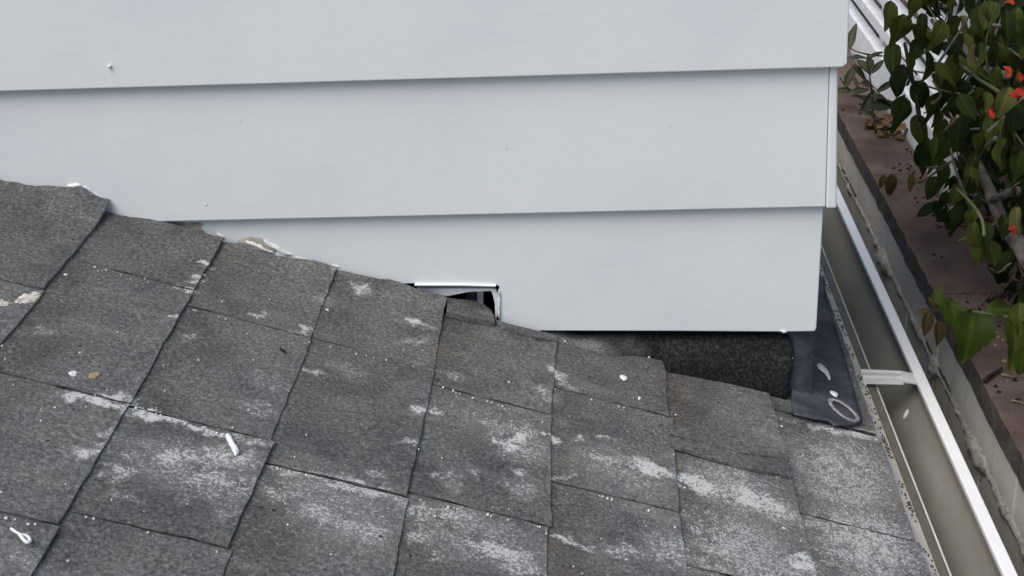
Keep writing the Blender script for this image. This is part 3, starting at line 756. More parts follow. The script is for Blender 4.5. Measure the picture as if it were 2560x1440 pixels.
# ---- gutter
GY0, GY1 = -1.2, 1.95
ze = -.7594 * math.sin(PITCH); xe = .7594 * math.cos(PITCH)
de = MB(); de.sweep([(xe - .05, ze + .05 * slope - .0068), (xe + .0165, ze - .0195), (xe + .0175, ze - .031), (xe + .0155, ze - .031), (xe + .0150, ze - .0215), (xe - .05, ze + .05 * slope - .0088)], GY0, GY1, 30)
de.build('drip_edge', M['drip'], house)
ZL = -.2545
zh = ze - .026
outer = [(.7390, zh - .105), (.7390, zh), (.7415, zh + .001), (.7495, zh - .0015), (.7520, zh - .003), (.7530, zh - .012), (.7535, zh - .030)]
inner_pts = [(.7545, ZL - .070), (.7620, ZL - .080), (.7760, ZL - .070), (.7900, ZL - .050), (.8035, ZL - .030), (.8090, ZL - .012), (.8095, ZL - .0035)]
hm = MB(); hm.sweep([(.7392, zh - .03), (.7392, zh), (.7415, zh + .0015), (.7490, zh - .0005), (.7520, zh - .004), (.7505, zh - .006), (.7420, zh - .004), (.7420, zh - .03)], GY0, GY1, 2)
tr = MB(); prof = [(.7420, zh - .006)] + [(.7440, ZL - .085), (.7520, ZL - .094)] + inner_pts[1:]
back = [(x + .0018, z - .0022) for x, z in reversed(prof)]
tr.sweep(prof + back, GY0, GY1, 30)
ofs_ = [(x + .0020, z - .0026) for x, z in prof[2:]]; gf = MB(); gf.sweep(ofs_ + [(x + .0008, z - .0010) for x, z in reversed(ofs_)], GY0, GY1, 2)
gut = tr.build('gutter', M['gutter'], house, smooth=False)
for p in gut.data.polygons: p.use_smooth = False
gf.build('gutter_face', M['white'], gut)
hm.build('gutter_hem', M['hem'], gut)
bd = MB(); bd.tube([(.7522, GY0, zh - .0035), (.7522, GY1, zh - .0035)], .0013, .0013, 8); bd.build('gutter_bead', M['drip'], gut, True)
lp = MB(); lp.sweep([(.7975, ZL - .006), (.7975, ZL - .001), (.7985, ZL), (.8100, ZL), (.8112, ZL - .0015), (.8112, ZL - .016), (.8098, ZL - .016), (.8098, ZL - .003), (.7995, ZL - .003), (.7990, ZL - .006)], GY0, GY1, 2)
lp.build('gutter_lip', M['white'], gut)
M['strap'] = simple('worn_cream_strap', (.62, .61, .58), (.80, .79, .76), 60, .4, .5, .2, .0006)
def hanger(y, label=None):
    a, b = .732, .7985; zt = ZL + .004; w = .0100
    V = MB()
    # channel section: two raised ribs with a slot between
    for (y0, y1, z1) in ((y - w, y - w * .40, zt + .003), (y + w * .40, y + w, zt + .003)):
        V.quadbox([(a, y0, zt - .008), (b - .016, y0, zt - .010), (b - .016, y1, zt - .010), (a, y1, zt - .008), (a, y0, z1), (b - .016, y0 + .001, z1 - .003), (b - .016, y1 - .001, z1 - .003), (a, y1, z1)])
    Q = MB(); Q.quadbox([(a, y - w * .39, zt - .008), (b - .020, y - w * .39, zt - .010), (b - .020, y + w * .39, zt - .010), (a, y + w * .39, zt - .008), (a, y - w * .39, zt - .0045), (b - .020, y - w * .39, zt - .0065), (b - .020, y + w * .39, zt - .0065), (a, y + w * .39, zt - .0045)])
    V.quadbox([(b - .0205, y - w, zt - .0065), (b + .004, y - w * 1.15, zt - .010), (b + .004, y + w * 1.1, zt - .010), (b - .0205, y + w, zt - .0065), (b - .0205, y - w, zt + .0003), (b + .004, y - w * 1.15, zt - .0062), (b + .004, y + w * 1.1, zt - .0062), (b - .0205, y + w, zt + .0003)])
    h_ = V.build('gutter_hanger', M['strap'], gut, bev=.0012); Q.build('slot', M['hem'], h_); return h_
hy = atz(2200, 943, ZL).y
hanger(hy)
hanger(hy - .61)
o = slab('paint_splat', chaikin([Vector((q.x, q.y, q.z)) for q in [hit(u, v, Vector((-.78, 0, .62)).normalized(), Vector((-.78, 0, .62)).normalized().dot(Vector((.783, 0, ZL - .0595)))) for u, v in ((2256, 1047), (2262, 1030), (2271, 1022), (2274, 1026), (2268, 1040), (2260, 1048))]], 1), Vector((-.6, 0, .8)), .0014, M['chip'], gut)

# ================================================================== RETAINING WALL BEYOND THE GUTTER
rw = tag(empty('retaining_wall', (.90, .3, -2.4)), 'grey concrete block wall with lumpy mortar and a red-brown brick cap beside the gutter', 'wall')
XW, ZT, ZJ = .87, -.262, -.333  # these and the cap, fence and plant coordinates are scaled about the camera
core = MB(); core.box(XW + .014, .936, -1.5, 2.2, -2.4, ZT - .004); core.build('core', M['mortar'], rw)
def blocks(z0, z1, joints):
    for a, b in zip(joints, joints[1:]):
        m_ = MB(); g_ = .0012
        ofs = rnd(-.0012, .0012)
        m_.box(XW + ofs, XW + .0138, a + g_, b - g_, z0, z1)
        o = m_.build('concrete_block', M['block'], rw, bev=.0025)
blocks(ZJ + .002, ZT, [-1.5, -1.13, -.778, -.426, -.0743, .278, .63, .986, 1.34, 2.2])
blocks(ZJ - .17, ZJ - .002, [-1.5, -1.0, -.65, -.31, .051, .282, .452, .808, 1.16, 1.5, 2.2])
for z in (ZJ - .344, ZJ - .516, ZJ - .688): blocks(z, z + .168, [-1.5, -.2, 1.1, 2.2])
bead = MB(); nseg = 7; n = 620
for i in range(n + 1):
    y = -1.2 + 3.2 * i / n
    big = .35 + 1.5 * max(0, noise.noise(Vector((y * 9, 3, 1)))) + 1.1 * max(0, noise.noise(Vector((y * 34, 1, 7))))
    for cy, wd, am in ((.072, .036, 1.5), (.606, .028, 1.5), (-.074, .024, .6), (.282, .016, .7), (.395, .04, .5)): big += am * math.exp(-((y - cy) / wd) ** 2)
    r = .0052 * big + .0032
    for k in range(nseg + 1):
        th = math.pi * (k / nseg) + math.pi / 2
        q = r * (1 + .55 * noise.noise(Vector((y * 90, math.cos(th) * 3, math.sin(th) * 3))))
        bead.v.append((XW + .0012 + q * .75 * math.cos(th), y, ZJ - .003 + .002 * noise.noise(Vector((y * 15, 0, 0))) + q * 1.05 * math.sin(th)))
for i in range(n):
    for k in range(nseg): a = i * (nseg + 1) + k; bead.f.append((a, a + 1, a + nseg + 2, a + nseg + 1))
bead.build('mortar_bead', M['mortar'], rw, True)
gp = MB()      # dark open crack above the bead, piecewise
for i in range(90):
    y = -1.1 + 3.0 * i / 90; 
    if noise.noise(Vector((y * 6, 8, 2))) > .22:
        z = ZJ + .0035 + rnd(-.001, .002); gp.quadbox([(XW - .0022, y, z - .001), (XW + .01, y, z - .001), (XW + .01, y + .034, z - .001), (XW - .0022, y + .034, z - .001)] + [(XW - .0022, y + rnd(-.002, .002), z + rnd(.0004, .0022)), (XW + .01, y, z + .002), (XW + .01, y + .034, z + .002), (XW - .0022, y + .034, z + rnd(.0012, .0032))])
gp.build('crack', M['grit'], rw)
# brick cap
caps = [-1.5, -1.251, -1.032, -.813, -.594, -.375, -.155, .064, .286, .500, .72, .937, 1.156, 1.374, 1.593, 1.85, 2.2]
for a, b in zip(caps, caps[1:]):
    m_ = bmesh.new()
    nx_, ny_ = 8, 18; x0, x1, z0, z1 = .8607 + rnd(-.001, .001), .950 + rnd(-.002, .002), ZT + .0005, -.2292 + rnd(-.001, .001)
    V = []; F = []
    for j in range(ny_ + 1):
        for i in range(nx_ + 1):
            x = x0 + (x1 - x0) * i / nx_; y = a + .0006 + (b - a - .0012) * j / ny_
            rim = (i in (0, nx_)) or (j in (0, ny_))
            V.append((x + (rnd(-.0006, .0006) + .002 * noise.noise(Vector((x * 9, y * 30, 4))) if i in (0, nx_) else 0), y + (rnd(-.0012, .0012) if j in (0, ny_) else 0), z1 + .0014 * noise.noise(Vector((x * 40, y * 40, 0))) - (.0009 if rim else 0)))
    m = nx_ + 1
    for j in range(ny_):
        for i in range(nx_): F.append((j * m + i, j * m + i + 1, (j + 1) * m + i + 1, (j + 1) * m + i))
    loop = [i for i in range(nx_ + 1)] + [j * m + nx_ for j in range(1, ny_ + 1)] + [ny_ * m + i for i in range(nx_ - 1, -1, -1)] + [j * m for j in range(ny_ - 1, 0, -1)]
    n0 = len(V)
    for q in loop: V.append((V[q][0], V[q][1], z0))
    L = len(loop)
    for k in range(L): F.append((loop[k], n0 + k, n0 + (k + 1) % L, loop[(k + 1) % L]))
    F.append(tuple(n0 + k for k in reversed(range(L)))); m_.free()
    o = new_obj('cap_brick', V, F, M['cap'], rw)
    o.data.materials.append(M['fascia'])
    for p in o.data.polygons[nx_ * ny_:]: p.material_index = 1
    for p in o.data.polygons[:nx_ * ny_]: p.use_smooth = True
    sharpen(o, set(loop))
    bm = bmesh.new(); bm.from_mesh(o.data); bmesh.ops.recalc_face_normals(bm, faces=bm.faces); bm.to_mesh(o.data); bm.free()

# ================================================================== WHITE FENCE BEHIND THE WALL
fn = tag(empty('slatted_fence', (.975, 1.6, -.42)), 'white painted slatted fence running behind the brick cap at the top corner', 'fence')
for (z0, z1) in ((-.45, -.1676), (-.1356, -.1097), (-.079, -.053), (-.0224, .0035), (.034, .060)):
    m_ = MB(); m_.quadbox([(.959, .7515, z0), (.981, .7515, z0), (.981, 3.2, z0), (.959, 3.2, z0), (.959, .7515, z1), (.981, .7515, z1), (.981, 3.2, z1), (.959, 3.2, z1)])
    m_.build('slat', M['fence_white'], fn, bev=.003)
for y in (.77, 1.274, 1.85, 2.42):
    m_ = MB(); m_.box(.9815, 1.008, y - .016, y + .016, -.45, .088); m_.build('post', M['fence_white'], fn, bev=.002)

# ================================================================== PLANTS
def leaf_mesh(name, heart=True, width=.42, fold=.25, curl=.25, n=9, wav=.03, tooth=0.0):
    V = [];  UV = []; F = []
    for i in range(n + 1):
        a = i / n
        if heart: w = width * (math.sin(math.pi * min(1, a * 1.02)) ** .62) * (1.12 - .62 * a) * (1 if a < .98 else .3)
        else: w = width * math.sin(math.pi * a) ** .8
        if i == n: w = .002
        if i == 0: w = .05 if heart else .01
        y = a + (-.06 * (w / width) if heart and a < .3 else 0)
        zc = -curl * a * a
        for k, s in enumerate((-1, -.5, 0, .5, 1)):
            x = w * s * (1 + (tooth * (1 if i % 2 else -1) if abs(s) == 1 and 1 < i < n else 0))
            z = zc + fold * abs(x) * .8 + wav * math.sin(a * 9 + s * 2) * abs(s)
            V.append((x, y - (.05 * abs(s) if (heart and i < 3) else 0), z)); UV.append((x, a))
    for i in range(n):
        for k in range(4): q = i * 5 + k; F.append((q, q + 1, q + 6, q + 5))
    q = len(V); V += [(-.012, .02, -.004), (.012, .02, -.004), (0, -.16, .03)]; UV += [(0, 0)] * 3; F.append((q, q + 1, q + 2))   # petiole
    me = bpy.data.meshes.new(name); me.from_pydata(V, [], F); me.update()
    ul = me.uv_layers.new(name='UVMap')
    for lp_ in me.loops: ul.data[lp_.index].uv = UV[lp_.vertex_index]
    for p in me.polygons: p.use_smooth = True
    return me
def variants(matname, heart, cfg):
    out = []
    for c_ in cfg:
        me = leaf_mesh('leaf', heart, *c_); me.materials.append(M[matname]); out.append(me)
    return out
LEAF = variants('leaf', True, [(.40, .35, .25, 9, .05), (.44, .2, .45, 9, .06), (.34, .6, .3, 9, .05), (.42, .3, .1, 9, .04), (.32, .95, .5, 9, .07), (.38, -.2, .35, 9, .06)])
SPRIG = variants('sprig', True, [(.44, .40, .30, 15, .06, .07), (.48, .25, .2, 15, .05, .08), (.36, .9, .4, 15, .07, .07)])
BRONZE = variants('brown_leaf', True, [(.36, .6, .4), (.34, .3, .2)])
OLIVE = variants('olive_leaf', False, [(.16, .3, .3), (.2, .4, .15), (.13, .6, .4)])
DEAD = variants('dead_leaf', False, [(.2, .8, .5), (.3, .5, -.3)])
BRACT = variants('bract', True, [(.40, .5, .3), (.42, .3, -.2)])
def put_leaf(me, base_p, tip, nrm, size, parent, name='leaf', roll=0.0):
    y = Vector(tip).normalized(); z = Vector(nrm); z = (z - y * z.dot(y)).normalized(); x = y.cross(z)
    o = bpy.data.objects.new(name, me); COL.objects.link(o)
    Mx = Matrix((x, y, z)).transposed().to_4x4() @ Matrix.Rotation(roll, 4, 'Y') @ Matrix.Diagonal((size * rnd(.72, 1.08), size, size * rnd(.7, 1.6), 1))
    Mx.translation = base_p
    o.matrix_basis = Mx
    if parent is not None:
        o.parent = parent; o.matrix_parent_inverse = Matrix.Translation(parent.location).inverted()
    return o
def scr(du, dv): return CX * du + CD * dv        # direction in the eye's plane
def pix_leaf(lib, u, v, lpx, tip, x, parent, tilt=.45, name='leaf', face=None):
    """A leaf whose middle is seen at (u, v), standing at distance x from the house; lpx is its seen length."""
    p = atx(u, v, x); d = (p - CAM).dot(CF); size = lpx * d / FPX
    t = scr(*tip).normalized() + CF * rnd(-.35, .35)
    nrm = (face or (-CF * .75 + Vector((0, 0, .5)))) + Vector((rnd(-tilt, tilt), rnd(-tilt, tilt), rnd(-tilt, tilt)))
    t.normalize(); size *= 1.08
    return put_leaf(random.choice(lib), p - t * size * .5, t, nrm, size, parent, name)

bv = tag(empty('bougainvillea', (1.09, .5, -.42)), 'bougainvillea bush with heart-shaped green leaves and orange-red bracts over the brick cap', 'bush')
KEY = [(2222, 42, 92, (-.1, 1)), (2252, 80, 105, (0, 1)), (2232, 152, 110, (-.05, 1)), (2246, 205, 110, (-.45, 1)), (2290, 165, 110, (.35, 1)), (2262, 285, 165, (.0, 1)), (2345, 275, 150, (0, 1)),
       (2322, 170, 110, (.35, 1)), (2400, 335, 150, (0, 1)), (2440, 175, 150, (.8, .5)), (2458, 98, 90, (0, 1)), (2468, 255, 66, (-.1, 1)), (2520, 70, 120, (.1, 1)), (2470, 40, 90, (-.3, 1)), (2306, 395, 110, (-.1, 1)),
       (2360, 440, 110, (.05, 1)), (2430, 450, 85, (0, 1)), (2318, 525, 80, (-.9, .35)), (2405, 550, 100, (0, 1)), (2465, 590, 100, (.25, 1)), (2450, 635, 80, (.1, 1)), (2300, 100, 110, (.2, 1)), (2350, 90, 100, (-.2, 1)), (2280, 20, 90, (0, 1)),
       (2300, 240, 90, (.2, 1)), (2372, 370, 110, (-.2, 1)), (2500, 150, 100, (.3, 1)), (2420, 270, 90, (.5, .8)), (2285, 130, 80, (-.5, 1)), (2370, 180, 90, (.6, .6)), (2535, 300, 110, (0, 1)), (2510, 260, 100, (-.2, 1)), (2480, 330, 100, (0, 1)), (2545, 420, 110, (0, 1)), (2330, 470, 70, (-.4, 1)), (2390, 490, 80, (-.3, 1)),
       (2225, 465, 58, (-.1, 1)), (2540, 560, 100, (0, 1)), (2520, 660, 90, (-.2, 1)), (2300, 330, 100, (.1, 1)), (2340, 385, 110, (0, 1))]
for (u, v, l, t) in KEY: pix_leaf(LEAF, u, v, (l * .74 if l < 100 else 64 + l * .1), t, rnd(.830, .878), bv, .75)
for (u, v, l, t) in [(2226, 466, 50, (-.1, 1)), (2278, 460, 44, (.1, 1)), (2205, 455, 30, (-.5, 1))]: pix_leaf(BRONZE, u, v, l, t, .83, bv)
# the mass of the bush
def left_edge(v):
    pts = [(-400, 2170), (0, 2200), (110, 2215), (200, 2225), (330, 2250), (400, 2285), (500, 2300), (560, 2320), (600, 2400), (650, 2440), (720, 2490), (790, 2540), (900, 2600), (1200, 2760)]
    for (a, b), (c_, d) in zip(pts, pts[1:]):
        if a <= v <= c_: return b + (d - b) * (v - a) / (c_ - a)
    return 9999
def project(p):
    q = p - CAM; z = q.dot(CF); return 1280 + FPX * q.dot(CX) / z, 720 + FPX * q.dot(CD) / z
cnt = 0; tries = 0
while cnt < 255 and tries < 9000:
    tries += 1
    p = Vector((rnd(.83, 1.016), rnd(.03, 1.53), rnd(-.205, .274)))
    u, v = project(p)
    if u < left_edge(v) + (95 if v < 360 else 30) or v < -160 or u > 2740 or v > 1000: continue
    if .935 < p.x < 1.016 and p.y > .72 and p.z < .088: continue
    t = Vector((rnd(-.5, .4), rnd(-.6, .3), -1)); nrm = Vector((-.4, -.7, .6)) + Vector((rnd(-1., 1.), rnd(-.9, .9), rnd(-.9, .9)))
    sz = rnd(.014, .044)
    put_leaf(random.choice(LEAF), p - t.normalized() * sz * .5, t, nrm, sz, bv); cnt += 1
# deep inner foliage, uncountable
V = []; F = []; UVs = []
lv = LEAF[0]
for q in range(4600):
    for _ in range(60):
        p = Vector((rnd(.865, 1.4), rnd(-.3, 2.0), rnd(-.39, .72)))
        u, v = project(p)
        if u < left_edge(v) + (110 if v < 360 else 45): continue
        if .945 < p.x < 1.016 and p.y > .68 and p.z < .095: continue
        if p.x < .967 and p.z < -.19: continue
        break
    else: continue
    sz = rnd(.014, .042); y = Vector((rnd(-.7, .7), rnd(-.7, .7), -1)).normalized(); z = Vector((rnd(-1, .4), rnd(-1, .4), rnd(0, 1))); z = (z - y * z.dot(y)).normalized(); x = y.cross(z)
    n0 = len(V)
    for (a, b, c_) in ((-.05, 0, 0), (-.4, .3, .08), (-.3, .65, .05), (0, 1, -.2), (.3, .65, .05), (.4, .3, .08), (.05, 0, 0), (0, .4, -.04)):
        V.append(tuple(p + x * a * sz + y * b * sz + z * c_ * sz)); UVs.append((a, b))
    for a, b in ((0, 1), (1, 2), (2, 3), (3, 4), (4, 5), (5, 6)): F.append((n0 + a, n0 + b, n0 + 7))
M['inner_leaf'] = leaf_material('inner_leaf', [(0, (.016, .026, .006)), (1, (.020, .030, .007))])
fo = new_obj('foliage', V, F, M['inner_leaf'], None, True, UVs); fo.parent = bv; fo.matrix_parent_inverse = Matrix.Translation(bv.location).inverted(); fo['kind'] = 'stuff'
def branch(px, xs, r0, r1, m, parent, name='branch', seg=7, wob=.08):
    if not isinstance(xs, (list, tuple)): xs = [xs] * len(px)
    pts = smooth_path([atx(u, v, x) for (u, v), x in zip(px, xs)], 5)
    b_ = MB(); b_.tube(pts, r0, r1, seg, wob); return b_.build(name, m, parent, True)
branch([(2640, 760), (2560, 630), (2510, 560), (2475, 480), (2440, 400)], [0.9348, 0.9186, 0.9105, 0.9024, 0.9024], .013, .006, M['bark'], bv)
branch([(2600, 480), (2530, 480), (2470, 500), (2400, 470)], [0.9105, 0.9024, 0.8984, 0.8862], .007, .003, M['bark'], bv)
branch([(2330, 50), (2360, 85), (2400, 110), (2450, 165), (2520, 190)], 0.8862, .003, .005, M['bark'], bv)
branch([(2262, 108), (2270, 150), (2284, 212), (2300, 300)], 0.8417, .0024, .0032, M['twig'], bv)
branch([(2400, 160), (2450, 200), (2490, 225), (2540, 260)], 0.8457, .0018, .0026, M['green_stem'], bv)
branch([(2300, 210), (2350, 225), (2400, 235)], 0.8538, .0012, .0016, M['green_stem'], bv)
branch([(2360, 330), (2395, 290)], 0.8295, .0016, .002, M['straw'], bv)
branch([(2305, 455), (2340, 430), (2370, 408)], 0.8376, .0014, .0016, M['straw'], bv)
branch([(2440, 400), (2460, 370), (2490, 345)], 0.87, .003, .003, M['bark'], bv)
branch([(2390, 470), (2430, 510), (2455, 550), (2460, 590)], 0.8295, .0016, .002, M['green_stem'], bv)
branch([(2315, 418), (2350, 418), (2380, 402)], 0.8295, .0012, .0014, M['green_stem'], bv)
for _ in range(46):
    while True:
        p = Vector((rnd(.835, .96), rnd(.1, 1.3), rnd(-.19, .2))); u, v = project(p)
        if left_edge(v) + 60 < u < 2620 and v > -60: break
    d = Vector((rnd(-.6, .6), rnd(-.8, .8), rnd(-.5, .8))).normalized() * rnd(.05, .13); q = p + d; k_ = (p + q) / 2 + Vector((rnd(-1, 1), rnd(-1, 1), rnd(-1, 1))) * .010
    if min(p.z, q.z) < -.21 or min(p.x, q.x) < .825: continue
    b_ = MB(); b_.tube(smooth_path([p, k_, q], 4), rnd(.0010, .0028), rnd(.0007, .0014), 6, .1)
    b_.build('branch', M[random.choice(('bark', 'bark', 'green_stem', 'straw', 'twig'))], bv, True)
# bracts
for (u, v) in [(2520, 176), (2548, 192), (2557, 228), (2540, 240), (2478, 282), (2533, 574), (2524, 2)]:
    for k in range(2):
        a = rnd(0, 6.28); pix_leaf(BRACT, u + rnd(-5, 5), v + rnd(-5, 5), rnd(18, 28), (math.cos(a), math.sin(a)), rnd(.826, .840), bv, .7, 'bract')
# young shoot reaching over the cap
branch([(2600, 808), (2520, 794), (2440, 780), (2370, 776), (2326, 776)], [0.8525, 0.848, 0.839, 0.8345, 0.83], .0022, .0012, M['green_stem'], bv)
for (u, v, l, t, lib, xx) in [(2430, 845, 150, (-.05, 1), SPRIG, 0.8372), (2392, 800, 100, (.35, 1), SPRIG, 0.8318), (2375, 770, 70, (.9, .3), SPRIG, 0.8345), (2508, 770, 90, (1, -.2), SPRIG, 0.848), (2545, 850, 150, (-.1, 1), SPRIG, 0.8525), (2555, 800, 90, (.1, 1), SPRIG, 0.848), (2558, 905, 90, (0, 1), SPRIG, 0.8543),
                              (2345, 735, 48, (.25, -1), SPRIG, 0.8318), (2309, 778, 36, (-1, .1), BRONZE, 0.83), (2318, 812, 52, (-.1, 1), BRONZE, 0.8282), (2350, 836, 56, (.15, 1), BRONZE, 0.8282), (2330, 755, 26, (-.3, -1), BRONZE, 0.83)]:
    pix_leaf(lib, u, v, l * (.82 if lib is SPRIG else 1), t, xx, bv, .30)

# narrow-leaved shrub at the top corner
sh = tag(empty('shrub', (.876, .96, -.229)), 'small shrub with narrow olive leaves in front of the white fence near the siding corner', 'shrub')
branch([(2190, 330), (2182, 280), (2178, 225), (2172, 170)], .874, .0022, .0010, M['twig'], sh, 'stem')
branch([(2205, 140), (2170, 136), (2140, 128), (2122, 118)], .874, .0016, .0008, M['twig'], sh, 'stem')
branch([(2200, 258), (2188, 240), (2178, 215)], .874, .0018, .0010, M['twig'], sh, 'stem')
branch([(2100, 195), (2115, 215), (2140, 235), (2175, 262)], .874, .0012, .0014, M['twig'], sh, 'stem')
for (u, v, l, t) in [(2128, 90, 60, (.1, -1)), (2190, 136, 30, (-1, .3)), (2145, 143, 34, (-1, -.1)), (2160, 165, 46, (-.6, -.9)), (2175, 160, 44, (.1, 1)), (2125, 190, 52, (-.5, 1)), (2150, 178, 46, (.7, .6)), (2178, 208, 62, (1, -.1)), (2170, 255, 60, (-.6, 1)), (2205, 262, 64, (1, -.1)), (2185, 285, 70, (1, .1)),
                     (2115, 225, 44, (-1, -.2)), (2150, 225, 50, (1, -.3)), (2215, 215, 50, (.8, -.5)), (2205, 240, 54, (1, .1)), (2195, 165, 40, (.6, -.8)), (2140, 205, 40, (-.4, -1))]:
    pix_leaf(OLIVE, u, v, l * 1.15, t, rnd(.866, .878), sh, .5)

# ================================================================== SMALL THINGS LYING ABOUT
def flat_leaf(u, v, l, ang, label, lib=DEAD, group=None):
    p = atz(u, v, -.2255); d = (p - CAM).dot(CF)
    o = put_leaf(random.choice(lib), p, Vector((math.cos(ang), math.sin(ang), .05)), Vector((rnd(-.3, .3), rnd(-.3, .3), 1)), l * d / FPX, None, 'dead_leaf')
    return tag(o, label, 'leaf', group)
flat_leaf(2128, 232, 60, -1.2, 'orange-tan dead leaf on the brick cap, just right of the siding corner')
for i in range(14):
    flat_leaf(2200 + rnd(-46, 46), 322 + rnd(-22, 24), rnd(30, 58), rnd(-.5, 1.2), 'dry straw-coloured leaf in the small heap on the brick cap', DEAD, 'dry leaves heaped on the brick cap')
def twig(px, r, m, label, z=-.227, cat='twig', name='twig'):
    pts = smooth_path([atz(u, v, z + r) for u, v in px], 4); b_ = MB(); b_.tube(pts, r, r * .6, 6, .15); o = b_.build(name, m, None, True); return tag(o, label, cat)
twig([(2462, 952), (2478, 938), (2500, 925), (2504, 920)], .0028, M['twig'], 'short black twig lying across the brick cap below the green shoot')
twig([(2503, 936), (2520, 939), (2535, 942)], .0014, M['straw'], 'pale dry stalk beside the black twig on the brick cap')
twig([(2470, 752), (2500, 742), (2540, 728), (2575, 722)], .0028, M['twig'], 'dark bent twig on the brick cap above the green shoot')
twig([(2450, 762), (2462, 750), (2476, 730)], .0013, M['straw'], 'pale forked stalk on the dark twig')
twig([(2528, 1000), (2545, 1004), (2575, 1012)], .0012, M['straw'], 'thin straw on the brick cap near the picture edge')

roof_scrap = 'white paint chips on the shingles'
splat([(562, 1086), (569, 1084), (576, 1092), (584, 1108), (592, 1124), (600, 1132), (588, 1139), (583, 1126), (572, 1108)], M['caulk'], .0040, .0035, 'white stick-like scrap of caulk lying on a whitened shingle, second from the left', 'caulk_scrap', None, 'scrap')
# the looped scrap
pts = [(27, 1321), (40, 1330), (53, 1337), (64, 1338), (73, 1345), (75, 1353), (68, 1356), (60, 1350), (54, 1342), (50, 1336)]
b_ = MB(); b_.tube(smooth_path([rpt(*roof(u, v, .007), .007) for u, v in pts], 3), .0011, .0015, 7, .12)
tag(b_.build('caulk_scrap', M['caulk'], None, True), 'looped white scrap of caulk lying on the shingle in the lower left corner', 'scrap')
splat([(1548, 938), (1558, 938), (1569, 944), (1568, 951), (1556, 949)], M['chip'], .0024, .0014, 'oblong white paint chip on the shingle below the black membrane', 'paint_chip', None, 'paint chip')
splat([(1594, 994), (1600, 993), (1603, 997), (1598, 1000)], M['chip'], .0024, .0016, 'small round white paint chip just below the oblong one', 'paint_chip', None, 'paint chip')
splat([(392, 567), (400, 569), (410, 570), (411, 573), (402, 574), (394, 570)], M['chip'], .0025, .0014, 'curled white paint shaving on a shingle below the siding lap end', 'paint_shaving', None, 'paint shaving')
splat([(34, 757), (48, 742), (58, 731), (68, 736), (84, 728), (101, 730), (100, 742), (90, 754), (62, 757)], M['cream'], .0026, .0012, 'cream patch of dried paint stuck in the shingle corner at the left edge', 'paint_patch', None, 'paint patch', .0003, None, True)
splat([(-6, 740), (0, 748), (22, 757), (34, 757), (20, 763), (-6, 764)], M['cream'], .0026, .001, 'thin cream paint smear at the left picture edge beside the larger patch', 'paint_patch', None, 'paint patch', .0003, None, True)
splat([(170, 930), (184, 926), (196, 932), (192, 940), (176, 940)], M['chip'], .0018, .0010, 'white paint blot beside a tan stain on the left shingles', 'paint_patch', None, 'paint patch', .0003, None, True)
splat([(218, 938), (228, 930), (240, 929), (250, 934), (247, 940), (236, 945), (225, 943)], M['tan'], .0024, .0008, 'tan crusty blot beside a white paint blot on the left shingles', 'paint_patch', None, 'paint patch', .0016, None, True)
splat([(1578, 846), (1584, 832), (1590, 832), (1596, 844), (1588, 848)], M['cream'], .012, .003, 'small grey-white crumb on the membrane just under the siding edge', 'crumb', None, 'crumb')
splat([(698, 865), (704, 872), (716, 880), (714, 882), (700, 874)], M['twig'], .004, .0012, 'tiny dark curled twig on the shingles left of centre', 'twig', None, 'twig')

def scatter(name, n, place, m, smin, smax, label, parent=None):
    V = []; F = []
    for _ in range(n):
        p, nrm = place(); s = rnd(smin, smax); nrm = nrm.normalized(); a = nrm.orthogonal().normalized(); b = nrm.cross(a); ph = rnd(0, 6)
        n0 = len(V); k = random.choice((4, 5, 5, 6))
        for i in range(k):
            th = ph + 2 * math.pi * i / k; r = s * rnd(.6, 1.1); V.append(tuple(p + a * r * math.cos(th) + b * r * math.sin(th) - nrm * .0005))
        for i in range(k):
            th = ph + 2 * math.pi * i / k; r = s * rnd(.35, .7); V.append(tuple(p + a * r * math.cos(th) + b * r * math.sin(th) + nrm * s * rnd(.4, .8)))
        for i in range(k): j = (i + 1) % k; F.append((n0 + i, n0 + j, n0 + k + j, n0 + k + i))
        F.append(tuple(n0 + k + i for i in range(k)))
    o = new_obj(name, V, F, m); o['kind'] = 'stuff'; o['label'] = label
    return o
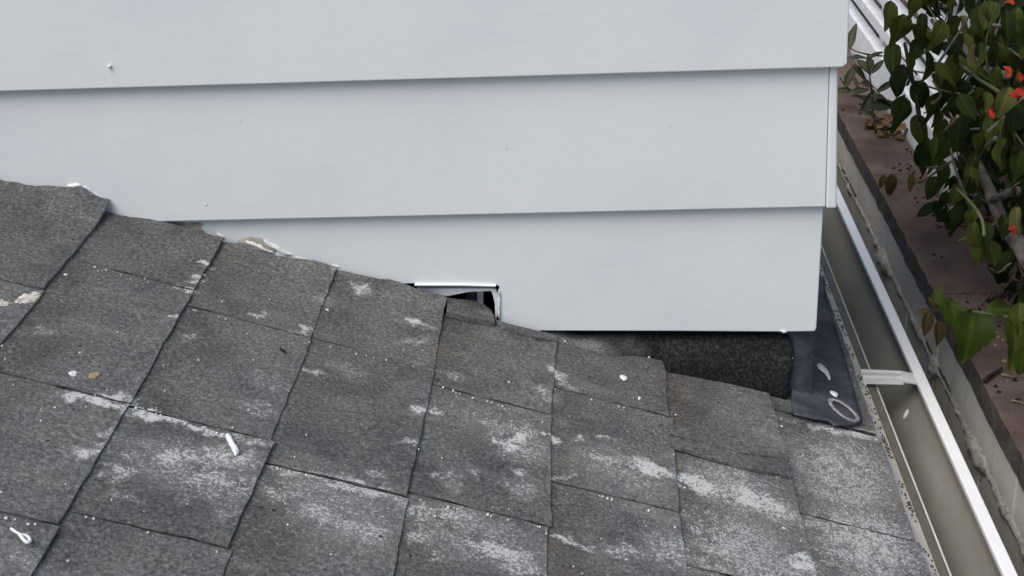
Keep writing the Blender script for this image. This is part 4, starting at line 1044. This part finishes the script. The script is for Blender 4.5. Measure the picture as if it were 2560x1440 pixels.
JL = [((180, 650), (482, 735)), ((480, 772), (780, 852)), ((330, 1016), (672, 1116)), ((180, 1282), (545, 1375)), ((785, 856), (1080, 926)), ((670, 1162), (1015, 1252)), ((1085, 961), (1370, 1049)), ((1022, 1241), (1360, 1316)), ((1384, 970), (1665, 1046)), ((1377, 1204), (1690, 1292)), ((1680, 1118), (1975, 1198)), ((1680, 1092), (1965, 1152)), ((1680, 1092), (1965, 1152)), ((1400, 846), (1560, 852)), ((1990, 1050), (2195, 1098)), ((0, 1290), (133, 1320))]
def on_joint():
    a, b = random.choice(JL); k = rnd(0, 1); u = a[0] + (b[0] - a[0]) * k; v = a[1] + (b[1] - a[1]) * k + abs(random.gauss(0, 3)); 
    return rpt(*roof(u, v, .002), .002), RN
def on_shingles():
    while True:
        u, v = rnd(-60, 2200), rnd(560, 1440)
        s, t = roof(u, v)
        if t < -.05 and s < .745: return rpt(s, t, .0028), RN
scatter('paint_chips', 120, on_joint, M['chip'], .0004, .0015, 'white paint crumbs caught along the shingle joints')
scatter('paint_crumbs', 110, on_shingles, M['chip'], .0004, .0013, 'white paint crumbs scattered on the shingles')
def on_drip():
    y = rnd(-.45, 1.0)
    while noise.noise(Vector((y * 17, 0, 5))) < rnd(-.25, .30): y = rnd(-.45, 1.0)
    x = xe + .0125 + random.gauss(0, .0030); x = min(xe + .0165, max(xe + .001, x)); return Vector((x, y, ze - .0068 - (x - xe) * .77 - .0005)), Vector((.5, 0, .85))
scatter('roof_grit', 620, on_drip, M['grit'], .0004, .0017, 'dark roof grit lying along the cream drip edge')
def on_cap(): 
    while True:
        x, y = rnd(.866, .947), rnd(-.3, 1.1)
        if noise.noise(Vector((x * 30, y * 11, 1))) + (x - .9) * 4 > .12: return Vector((x, y, -.2283)), Vector((0, 0, 1))
scatter('leaf_litter', 170, on_cap, M['twig'], .0007, .0032, 'dark crumbs of leaf litter on the brick cap')
def on_cap_end(): return Vector((.947 - abs(random.gauss(0, .024)), rnd(-.3, .19), -.2275)), Vector((rnd(-.3, .3), rnd(-.3, .3), 1))
scatter('leaf_crumbs', 140, on_cap_end, M['straw'], .0012, .005, 'dry leaf crumbs on the back of the brick cap')
